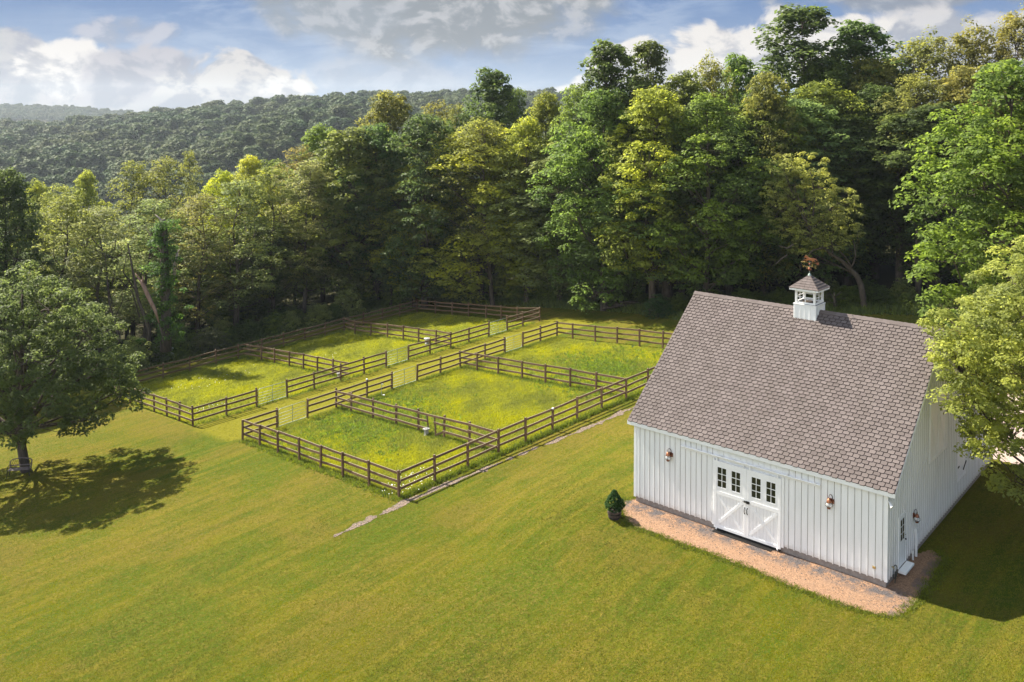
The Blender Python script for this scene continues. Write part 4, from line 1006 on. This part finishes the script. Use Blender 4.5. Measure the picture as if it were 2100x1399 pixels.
    # cupola --------------------------------------------------------
    x0,x1=-6.24,-5.17; y0=5.60; y1=y0+1.07; zt=8.97
    c=MB(); c.box(x0,x1,y0,y1,8.10,zt,.5)
    for q in(x0+.05,x0+.31,x0+.535,x0+.78,x1-.05):
        c.box(q-.028,q+.028,y0-.018,y0,8.10,zt,.7); c.box(q-.028,q+.028,y1,y1+.018,8.05,zt,.7)
    for q in(y0+.03,y0+.31,y0+.535,y0+.78,y1-.03):
        c.box(x1,x1+.018,q-.028,q+.028,8.05,zt,.7); c.box(x0-.018,x0,q-.028,q+.028,8.05,zt,.7)
    c.box(x0-.03,x1+.03,y0-.03,y1+.03,zt,zt+.035,.7)
    p=.10; wx0,wx1,wy0,wy1=x0+.055,x1-.015,y0+.03,y1-.03; zw=9.66
    wx0,wx1=x0+.04,x1-.04
    for (qx,qy) in((wx0,wy0),(wx1-p,wy0),(wx0,wy1-p),(wx1-p,wy1-p)): c.box(qx,qx+p,qy,qy+p,zt+.035,zw,.6)
    for q0,q1 in((zt+.035,zt+.13),(zw-.09,zw)):
        c.box(wx0+p,wx1-p,wy0+.005,wy0+.06,q0,q1,.6); c.box(wx0+p,wx1-p,wy1-.06,wy1-.005,q0,q1,.6)
        c.box(wx0+.005,wx0+.06,wy0+p,wy1-p,q0,q1,.6); c.box(wx1-.06,wx1-.005,wy0+p,wy1-p,q0,q1,.6)
    c.box(x0+.02,x1-.02,y0+.02,y1-.02,zt+.036,zt+.05,.2,1); cu=c.build('cupola',[MT['white'],MT['bark']],B)  # dark floor sheet added: interior gloom put into its colour
    def cwin(axis,pos):
        g=MB(); za,zb2=zt+.13,zw-.09; zm=(za+zb2)/2
        if axis=='x':
            a0,a1=wx0+p,wx1-p; m_=(a0+a1)/2
            g.box(m_-.016,m_+.016,pos,pos+.03,za,zb2,.6); g.box(a0,m_-.016,pos+.003,pos+.027,zm-.014,zm+.014,.6); g.box(m_+.016,a1,pos+.003,pos+.027,zm-.014,zm+.014,.6)
        else:
            a0,a1=wy0+p,wy1-p; m_=(a0+a1)/2
            g.box(pos,pos+.03,m_-.016,m_+.016,za,zb2,.6); g.box(pos+.003,pos+.027,a0,m_-.016,zm-.014,zm+.014,.6); g.box(pos+.003,pos+.027,m_+.016,a1,zm-.014,zm+.014,.6)
        g.build('window',MT['white'],cu)
    cwin('x',wy0+.015); cwin('x',wy1-.045); cwin('y',wx0+.015); cwin('y',wx1-.045)
    cx,cy=(x0+x1)/2,(y0+y1)/2; ev=.72; ez=9.76; az_=10.36
    rf=MB(); rf.box(cx-ev+.02,cx+ev-.02,cy-ev+.02,cy+ev-.02,zw+.001,ez,.5,1)
    n=6; tops=MB()
    for side in range(4):
        ang=side*math.pi/2; ca,sa=math.cos(ang),math.sin(ang)
        for i in range(n):
            t0=i/n; t1=(i+1)/n+.02; w0=ev*(1-t0); w1=ev*(1-min(t1,1)); zz0=ez+(az_-ez)*t0; zz1=ez+(az_-ez)*min(t1,1)
            ncol=max(1,int(round(2*w0/.26))); offs=(i%2)*.5
            for k in range(-1,ncol+1):
                a0=max(-1,-1+2*(k+offs)/ncol); a1=min(1,-1+2*(k+1+offs)/ncol)
                if a1-a0<.04: continue
                v=rng.uniform(.1,.8); g=.006; lift=.022
                pts=[(a0*w0+g,-w0-.012,zz0-.004),(a1*w0-g,-w0-.012,zz0-.004),(a1*w1-g*.5,-w1,zz1),(a0*w1+g*.5,-w1,zz1)]
                lo=[(px,py,pz) for px,py,pz in pts]; hi=[(px,py,pz+(lift if j<2 else .004)) for j,(px,py,pz) in enumerate(pts)]
                rot=lambda q:(cx+q[0]*ca-q[1]*sa,cy+q[0]*sa+q[1]*ca,q[2])
                tops.add([rot(q) for q in lo+hi],[(4,5,6,7),(0,1,5,4),(1,2,6,5),(3,0,4,7)],v)
    pyr=MB(); e2=ev-.01
    pyr.add([(cx-e2,cy-e2,ez),(cx+e2,cy-e2,ez),(cx+e2,cy+e2,ez),(cx-e2,cy+e2,ez),(cx,cy,az_-.01)],[(0,1,4),(1,2,4),(2,3,4),(3,0,4),(3,2,1,0)],.3)
    tops.V=pyr.V+[v for v in tops.V]; tops.order=[(o[0],.1,0) for o in pyr.order]+[(tuple(i+5 for i in o[0]),o[1],0) for o in tops.order]; tops.n+=5
    tops.V.append(np.concatenate(rf.V)); base=sum(len(v) for v in tops.V[:-1]); tops.order+=[(tuple(i+base for i in o[0]),o[1],1) for o in rf.order]
    tops.build('cupola_roof',[MT['shingle'],MT['white']],cu)
    # weathervane ----------------------------------------------------
    wv=MB(); 
    wv.lathe([(.09,-.06),(.07,0),(.03,.06),(.02,.07)],10,(cx,cy,az_),mi=3); wv.tube([(cx,cy,az_),(cx,cy,az_+.66)],.014,6,mi=3)
    def ball(z,r,mi): wv.lathe([(0,-r)]+[(r*math.cos(t),r*math.sin(t)) for t in np.linspace(-1.3,1.3,7)]+[(0,r)],10,(cx,cy,z),mi=mi)
    ball(az_+.27,.085,0); ball(az_+.50,.05,0)
    for ang,ch in((0,'E'),(90,'N'),(180,'W'),(270,'S')):
        a=R(ang); dx,dy=math.cos(a),math.sin(a); zc=az_+.38
        wv.tube([(cx,cy,zc),(cx+dx*.22,cy+dy*.22,zc)],.010,5,mi=2)
        px,py=cx+dx*.30,cy+dy*.30
        st={'E':[(-1,-1,-1,1),(-1,1,1,1),(-1,0,.6,0),(-1,-1,1,-1)],'N':[(-1,-1,-1,1),(-1,1,1,-1),(1,-1,1,1)],'W':[(-1,1,-.5,-1),(-.5,-1,0,.4),(0,.4,.5,-1),(.5,-1,1,1)],'S':[(1,1,-1,1),(-1,1,-1,0),(-1,0,1,0),(1,0,1,-1),(1,-1,-1,-1)]}[ch]
        for (p0,q0,p1,q1) in st: wv.bar((px+dx*p0*.045,py+dy*p0*.045,zc+q0*.06),(px+dx*p1*.045,py+dy*p1*.045,zc+q1*.06),.012,.018,up=(-dy,dx,0),mi=2)
    za=az_+.58; wv.tube([(cx-.38,cy,za),(cx+.36,cy,za-.02)],.011,5,mi=2)
    wv.prismy([(cx-.45,za),(cx-.35,za+.045),(cx-.37,za),(cx-.35,za-.045)],cy-.01,cy+.01,mi=2)
    wv.prismy([(cx+.27,za-.03),(cx+.36,za+.05),(cx+.48,za+.04),(cx+.43,za-.02),(cx+.48,za-.08),(cx+.36,za-.08)],cy-.012,cy+.012,mi=0)
    hp=[(-.36,.30),(-.40,.24),(-.30,.255),(-.22,.21),(-.23,.15),(-.34,.14),(-.42,.06),(-.40,.04),(-.31,.10),(-.20,.10),(-.30,.02),(-.28,.0),(-.15,.10),(-.02,.11),(.08,.10),(.17,.05),(.12,-.01),(.15,-.02),(.22,.06),(.23,.11),(.33,.03),(.36,.04),(.27,.17),(.28,.20),(.40,.16),(.47,.08),(.47,.14),(.40,.22),(.28,.26),(.12,.25),(-.04,.25),(-.12,.30),(-.20,.38),(-.27,.39),(-.28,.42),(-.30,.37)]
    wv.prismy([(cx+.02+x*.74,za+.02+z*.78) for x,z in hp],cy-.03,cy+.03,mi=1)
    wv.build('weathervane',[MT['copperdark'],MT['copper'],MT['brass'],MT['steel']],cu)
    return B
barn()

MT['globe']=simple('lantern_glass',(.75,.73,.70),(.85,.83,.80),6,.05,0,spec=.6)
def gl():
    m,g,b,out=newmat('clear_glass'); b.inputs['Base Color'].default_value=(.85,.86,.86,1); b.inputs['Roughness'].default_value=.05; b.inputs['Alpha'].default_value=.42; b.inputs['Specular IOR Level'].default_value=.8; return m
MT['globe']=gl()
def lantern(a,b,z,nx,label,s=1.0):
    """onion lantern hung on a goose neck; nx = outward normal in barn frame"""
    w=loc2w(a,b); rz=YAW+(0 if nx=='front' else math.pi/2)
    t=thing('wall_lantern',label,'wall lantern',(w[0],w[1],BZ+z),rz,'copper onion lanterns on the barn walls'); t.scale=(s,s,s)
    p=MB(); p.box(-.07,.07,-.05,-.023,-.06,.20); p.box(.03,.15,-.10,-.023,-.02,.18); p.build('wall_plate',MT['copperdark'],t)
    p=MB(); p.tube([(.07,-.06,.18),(.07,-.08,.32),(.05,-.14,.42),(0,-.20,.45),(-.03,-.24,.40),(-.03,-.25,.33),(-.03,-.25,.24)],.014,6); p.tube([(-.11,-.25,.36),(-.03,-.25,.22),(.04,-.25,.30)],.012,5); p.build('goose_neck',MT['dark'],t,smooth=True)
    p=MB(); p.lathe([(.012,.26),(.05,.24),(.09,.18),(.12,.09),(.125,.06),(.10,.05)],14,(-.03,-.25,0)); p.build('cap',MT['copper' if nx=='front' else 'copperdark'],t,smooth=True)  # side lantern's cap in darker copper: gable shade put into its colour
    p=MB(); p.lathe([(.09,.05),(.13,.0),(.15,-.06),(.13,-.12),(.08,-.17),(.07,-.18)],16,(-.03,-.25,0)); p.build('glass_globe',MT['globe'],t,smooth=True)
    p=MB(); p.lathe([(.085,-.175),(.09,-.20),(.08,-.25),(.03,-.27),(0,-.27)],12,(-.03,-.25,0)); p.build('base_cup',MT['copperdark'],t,smooth=True)
    p=MB()
    for zr,rr in((.0,.16),(-.06,.185),(-.12,.155)):
        p.tube([(-.03+rr*math.cos(k*math.pi/8),-.25+rr*math.sin(k*math.pi/8),zr) for k in range(17)],.005,4,caps=False)
    for k in range(4):
        c,s_=math.cos(k*math.pi/2+.4),math.sin(k*math.pi/2+.4); p.tube([(-.03+r_*c,-.25+r_*s_,z_) for r_,z_ in((.10,.06),(.16,0),(.185,-.06),(.155,-.12),(.09,-.19))],.005,4,caps=False)
    p.build('wire_guard',MT['dark'],t)
lantern(-9.58,0,2.42,'front','copper onion lantern on the white wall left of the barn doors',.82)
lantern(-2.17,0,2.46,'front','copper onion lantern on the white wall right of the barn doors',.82)
lantern(0,3.05,1.48,'side','dark onion lantern on the shaded gable wall beside the side door',.75)
def hose():
    w=loc2w(0.0,.62); t=thing('garden_hose','small loop of dark hose hanging beside the side door','hose',(w[0],w[1],BZ),YAW)
    b=MB(); b.tube([(.10+.02*math.sin(k),.02+.20*math.cos(k*2*math.pi/16),.16+.26*math.sin(k*2*math.pi/16)) for k in range(17)],.016,6,caps=False); b.tube([(.06,.2,.1),(.1,.1,-.12),(.12,-.05,-.24)],.016,6); b.build('coil',MT['rubber'],t,smooth=True)
    b=MB(); b.tube([(.02,-.12,.40),(.10,-.12,.40),(.11,-.12,.34)],.02,6); b.build('tap',MT['brass'],t)
hose()

# ---------------------------------------------------------------- fences
frng=random.Random(21)
NP=0
def post(par,x,y,h=1.46,cap=None):
    z=g1(x,y); b=MB(); w=.055; jx,jy=frng.uniform(-.055,.055),frng.uniform(-.055,.055); hh=h+frng.uniform(-.06,.06)
    a=aA+frng.uniform(-.06,.06); ca,sa=math.cos(a),math.sin(a)
    def ring(s,zz,ox=0,oy=0): return [(ox+ca*sx*s-sa*sy*s,oy+sa*sx*s+ca*sy*s,zz) for sx,sy in((-1,-1),(1,-1),(1,1),(-1,1))]
    V=ring(w,-.25)+ring(w,hh-.02,jx,jy)+ring(w*.7,hh,jx,jy)
    b.add(V,[(3,2,1,0),(8,9,10,11)]+[(i,(i+1)%4,4+(i+1)%4,4+i) for i in range(4)]+[(4+i,4+(i+1)%4,8+(i+1)%4,8+i) for i in range(4)])
    o=b.build('post',MT['fence'],par); o.location=(x-par.location[0],y-par.location[1],z-par.location[2])
    if cap:
        c=MB(); c.lathe([(.07,-.05),(.075,0),(.06,.035),(0,.045)],10,(jx,jy,hh)); c.build('post_cap',MT['plastic'],o,smooth=True)
    return o
def rails(par,p,q,side,levels=(1.30,.87,.43),split=True):
    """three boards from p to q (world xy), nailed on the given side"""
    for i,h in enumerate(levels):
        d=np.array([q[0]-p[0],q[1]-p[1]]); L=np.hypot(*d); d/=L; n=np.array([-d[1],d[0]])*side*.075
        za=g1(*p)+h+frng.uniform(-.035,.035); zb=g1(*q)+h+frng.uniform(-.035,.035)
        b=MB(); e=.05; o=np.array(par.location)
        P0=np.array([p[0]-d[0]*e+n[0],p[1]-d[1]*e+n[1],za])-o; P1=np.array([q[0]+d[0]*e+n[0],q[1]+d[1]*e+n[1],zb])-o
        m=(P0+P1)/2+np.array([0,0,frng.uniform(-.02,.01)])
        b.bar(P0,m,.038,.135); b.bar(m,P1,.038,.135)
        b.build('rail',MT['fence'],par)
def fence(label,pts,side,gates=(),noposts=(),caps=(),nobay=(),ends=None,special=None):
    """pts: list of (A,B) posts"""
    W_=[ab(*p) for p in pts]; x,y=W_[0]
    t=thing('rail_fence',label,'fence',(x,y,g1(x,y)),0,'brown three rail paddock fences')
    for i,(x,y) in enumerate(W_):
        if i not in noposts: post(t,x,y,cap=(i in caps))
    for i in range(len(W_)-1):
        if i in gates: continue
        if special and i in special: special[i](t,W_[i],W_[i+1]); continue
        rails(t,W_[i],W_[i+1],side)
    return t
def broken_bay(t,p,q):
    m1=(p[0]+(q[0]-p[0])*.36,p[1]+(q[1]-p[1])*.36); m2=(p[0]+(q[0]-p[0])*.66,p[1]+(q[1]-p[1])*.66)
    rails(t,p,q,-1,(1.30,)); rails(t,p,m1,-1,(.87,.43)); rails(t,m2,q,-1,(.87,))
    for m,dz in((m1,.5),(m2,.05)):
        b=MB(); o=np.array(t.location); z=g1(*m); b.bar(np.array([m[0]+.05,m[1]-.1,z+dz])-o,np.array([m[0]-.05,m[1],z+1.34])-o,.04,.10,up=(.7,.7,0)); b.build('upright_board',MT['fence'],t)
    b=MB(); z=g1(*q); b.bar(np.array([q[0],q[1],z+.42])-np.array(t.location),np.array([m2[0],m2[1]-.2,z+.06])-np.array(t.location),.04,.12); b.build('fallen_rail',MT['fence'],t)
fence('near side fence of the near paddocks, running from the front corner toward the barn',[(a,36.57) for a in(26.86,29.25,31.59,33.93,36.16,38.43,40.71,43.11,45.6,48,50.4,52.6,54.9,57.15)],1,caps=(5,))
NA=[26.75,29.27,31.62,33.97,36.6,38.84,41.26,43.6,45.70,48.4,50.64,52.8,55.0,57.15]
fence('aisle side fence of the near paddocks with three metal gates in it',[(a,53.8) for a in NA],-1,gates=(1,5,10),caps=(4,))
FA=[26.25,28.77,31.18,33.75,36.12,38.55,40.84,43.02,45.38,47.76,50.15,52.29,54.77,57.17,59.3,61.6]
fence('aisle side fence of the far paddocks with three metal gates in it',[(a,60.38) for a in FA],-1,gates=(2,7,12))
LA=[(26.2,77.6),(28.8,77.9),(31.29,78.2),(33.77,78.25),(36.39,78.45),(38.66,78.5),(41.2,78.6),(43.6,78.65),(46.1,78.8),(48.56,78.95),(51.0,79.1),(53.5,79.15),(56.0,79.2),(58.4,79.3),(60.95,79.4)]
fence('long far left fence along the thicket behind the far paddocks',LA,-1)
fence('front left fence of the nearest paddock facing the open lawn',[(26.80,b) for b in(51.54,49.16,46.55,44.17,41.78,39.2)],1)
nb0=bpy.context.scene.objects
def link_run(label,A,Bs,side,start,end,**k):
    """run between two existing corner posts: rails reach the ends, posts only in between"""
    pts=[(start[0],start[1])]+[(A,b) for b in Bs]+[(end[0],end[1])]
    return fence(label,pts,side,noposts=(0,len(pts)-1),**k)
for o in [o for o in C.objects if o.get('label','').startswith('front left fence of the nearest')]:
    rails(o,ab(26.75,53.8),ab(26.8,51.54),1); rails(o,ab(26.8,39.2),ab(26.86,36.57),1)
link_run('dividing fence between the nearest and middle near paddocks, one bay broken',33.97,(51.9,49.21,46.53,44.12,41.57,39.18),-1,(33.97,53.8),(33.93,36.57),special={4:broken_bay})
link_run('dividing fence between the middle and last near paddocks',45.7,(51.76,49.27,46.6,44.17,41.72,39.3),1,(45.7,53.8),(45.6,36.57))
link_run('end fence of the last near paddock, reaching behind the barn roof',57.1,(51.85,49.2,46.78,44.4,42.08,39.4),1,(57.15,53.8),(57.15,36.57))
link_run('front left fence of the far paddocks running under the shade maple',26.25,(62.75,64.94,67.37,69.95,72.38,74.9),1,(26.25,60.38),(26.2,77.6))
link_run('dividing fence between the first and second far paddocks',39.2,(74.92,72.4,69.76,67.35,65.0,62.6),1,(39.1,78.5),(39.3,60.42))
link_run('dividing fence between the second and last far paddocks',50.3,(76.0,73.2,70.3,67.7,65.3,62.7),1,(51.0,79.1),(50.15,60.38))
link_run('far end fence of the last far paddock below the yellow maple',60.95,(76.0,73.14,70.35,67.6,65.24,62.9),1,(60.95,79.4),(61.6,60.38))

def gate(a0,a1,b,label,first=[None]):
    p=ab(a0+.12,b); q=ab(a1-.12,b); L=math.hypot(q[0]-p[0],q[1]-p[1]); zp=g1(*p); sl=(g1(*q)-zp)
    ang=math.atan2(q[1]-p[1],q[0]-p[0])
    t=thing('metal_gate',label,'gate',(p[0],p[1],zp+.14),ang,'tubular metal gates of the paddocks')
    S=lambda x,z:(x,0,z+sl*x/L)
    b_=MB(); b_.tube([S(0,0),S(0,1.0),S(.03,1.11),S(.14,1.17),S(L-.14,1.17),S(L-.03,1.11),S(L,1.0),S(L,0),S(0,0)],.019,8); b_.build('frame',MT['steel'],t,smooth=True)
    for z in(.21,.41,.62,.85): 
        k=MB(); k.tube([S(0,z),S(L,z)],.014,7); k.build('gate_rail',MT['steel'],t,smooth=True)
    k=MB(); k.box(L/2-.02,L/2+.02,-.026,-.02,sl/2,1.17+sl/2); k.build('upright_strap',MT['steel'],t)
    k=MB(); k.tube([(-.14,0,.2),(0,0,.2)],.014,5); k.tube([(-.14,0,.95),(0,0,.95)],.014,5); k.build('hinge',MT['dark'],t)
for a0,a1,b,l in((29.27,31.62,53.8,'metal gate of the nearest paddock, closest to the camera'),(38.84,41.26,53.8,'metal gate of the middle near paddock, opening onto the aisle'),(50.64,52.8,53.8,'metal gate of the last near paddock at the far end of the aisle'),
  (31.18,33.75,60.38,'metal gate of the first far paddock, leftmost gate in the photo'),(43.02,45.38,60.38,'metal gate of the second far paddock, opposite the middle near paddock'),(54.77,57.17,60.38,'metal gate of the last far paddock, farthest gate from the camera')): gate(a0,a1,b,l)

def waterer(A,B_,label,s=1.0):
    x,y=ab(A,B_); t=thing('livestock_waterer',label,'waterer',(x,y,g1(x,y)),aA,'pedestal waterers by the dividing fences'); t.scale=(s,s,s)
    b=MB(); b.lathe([(.24,-.05),(.26,.10),(.22,.16),(.19,.2)],12); b.build('foot',MT['grey'],t)
    b=MB(); b.box(-.17,.17,-.17,.17,.16,.66); b.build('pedestal',MT['grey'],t,bevel=.02)
    b=MB(); b.prism([(-.32,-.2),(-.2,-.3),(.2,-.3),(.32,-.2),(.32,.2),(.2,.3),(-.2,.3),(-.32,.2)],.66,.80,mi=0); b.build('basin',MT['grey' if s<.7 else 'plastic'],t,bevel=.02)
    b=MB(); b.lathe([(.16,0),(.14,-.02),(0,-.025)],12,(0,0,.806)); b.lathe([(.16,-.002),(.19,.02),(.16,.03),(.15,0)],12,(0,0,.80)); b.build('bowl',MT['dark'],t)
waterer(33.75,43.05,'grey pedestal waterer beside the broken fence bay of the nearest paddock',.6)
waterer(50.2,63.9,'white topped waterer by the fence of the last far paddock',.75)
waterer(39.0,61.3,'small pale waterer behind the aisle fence of the first far paddock',.6)
def hydrant():
    x,y=ab(37.6,53.35); t=thing('yard_hydrant','thin upright yard hydrant beside the middle near paddock gate','hydrant',(x,y,g1(x,y)))
    b=MB(); b.tube([(0,0,-.1),(0,0,.85)],.02,6); b.build('standpipe',MT['steel'],t)
    b=MB(); b.tube([(0,0,.85),(.06,0,.93),(.14,0,.84)],.03,6); b.lathe([(.09,0),(.1,.08),(0,.1)],8,(.16,0,0)); b.build('spout',MT['plastic'],t)
hydrant()

# ---------------------------------------------------------------- potted spruce, bench
def potted():
    x,y=loc2w(-11.3,-2.0); t=thing('potted_spruce','cone shaped dwarf spruce in a half barrel at the left end of the barn','potted plant',(x,y,g1(x,y)))
    b=MB(); b.lathe([(.0,.0),(.25,.0),(.29,.14),(.315,.30),(.32,.36),(.285,.36),(.28,.30)],20); pot=b.build('half_barrel',MT['barrel'],t)
    for z,r in((.07,.285),(.24,.318)):
        b=MB(); b.lathe([(r-.01,z-.022),(r,z-.02),(r+.006,z+.02),(r-.008,z+.022)],20); b.build('hoop',MT['dark'],pot)
    b=MB(); b.lathe([(.29,.31),(.15,.33),(0,.34)],16); b.build('soil',MT['soil'],t)
    b=MB(); b.tube([(0,0,.3),(0,0,1.15)],[.04,.01],6); b.build('trunk',MT['bark'],t)
    r=np.random.RandomState(6); n=420; h=r.uniform(0,1,n)**.85; th=r.uniform(0,6.283,n)
    rad=np.interp(h,[0,.12,.3,.6,.85,1],[.30,.42,.42,.29,.13,.03])*r.uniform(.8,1.04,n)*(1+.10*np.sin(3*th+h*5))
    c=np.stack([rad*np.cos(th),rad*np.sin(th),.38+h*.88],-1)
    V,v=leaves(r,c,np.full(n,.055),46,.045,1.0,.3)
    o=npmesh('foliage',V,np.arange(len(V)).reshape(-1,4),MT['leaf'],t,attrs={'var':('FACE',v)}); o.color=(.034,.075,.018,1)
potted()
def bench():
    x,y=-31.15,54.7; t=thing('garden_bench','small iron bench with dark slatted seat against the shade maple trunk','bench',(x,y,g1(x,y)),R(12)); t.scale=(1.12,1.12,1.1)
    for k in range(4): 
        b=MB(); b.box(-.55,.55,-.38+.11*k,-.29+.11*k,.42,.445); b.build('seat_slat',MT['benchwood'],t)
    fr=MB(); fr.tube([(-.55,.06,.44),(-.56,.13,.80),(-.45,.15,.88),(0,.16,.95),(.45,.15,.88),(.56,.13,.80),(.55,.06,.44)],.034,6); fr.tube([(-.55,.09,.56),(.55,.09,.56)],.035,6); fr.build('backrest_frame',MT['benchwood'],t)
    la=MB()
    for k in range(11):
        q=-.5+k*.1; la.tube([(q,.10,.57),(q+.1 if q<.4 else q-.1,.14,.86)],.008,4); la.tube([(q,.10,.86),(q+.1 if q<.4 else q-.1,.10,.58)],.008,4)
    la.build('backrest_lattice',MT['dark'],t)
    for sx in(-.55,.55):
        for sy in(-.36,.05):
            b=MB(); b.tube([(sx,sy,.43),(sx*1.03,sy*1.1,.2),(sx*1.08,sy*1.2,0)],.022,6); b.build('leg',MT['dark'],t)
        b=MB(); b.tube([(sx,-.36,.43),(sx*1.02,-.38,.62),(sx,-.1,.66),(sx,.10,.66)],.018,6); b.build('armrest',MT['dark'],t)
bench()

# ---------------------------------------------------------------- haze
def haze():
    b=MB(); b.box(-2700,2700,-420,3300,-70,130)
    m=bpy.data.materials.new('haze'); m.use_nodes=True; t=m.node_tree; t.nodes.clear(); o=t.nodes.new('ShaderNodeOutputMaterial'); v=t.nodes.new('ShaderNodeVolumePrincipled'); v.inputs['Density'].default_value=.00010; v.inputs['Color'].default_value=(.80,.90,1,1); v.inputs['Anisotropy'].default_value=.2
    t.links.new(v.outputs[0],o.inputs['Volume']); h=b.build('haze',m); tag(h,'thin blue summer haze over the far wooded hills','haze',kind='stuff')
haze()
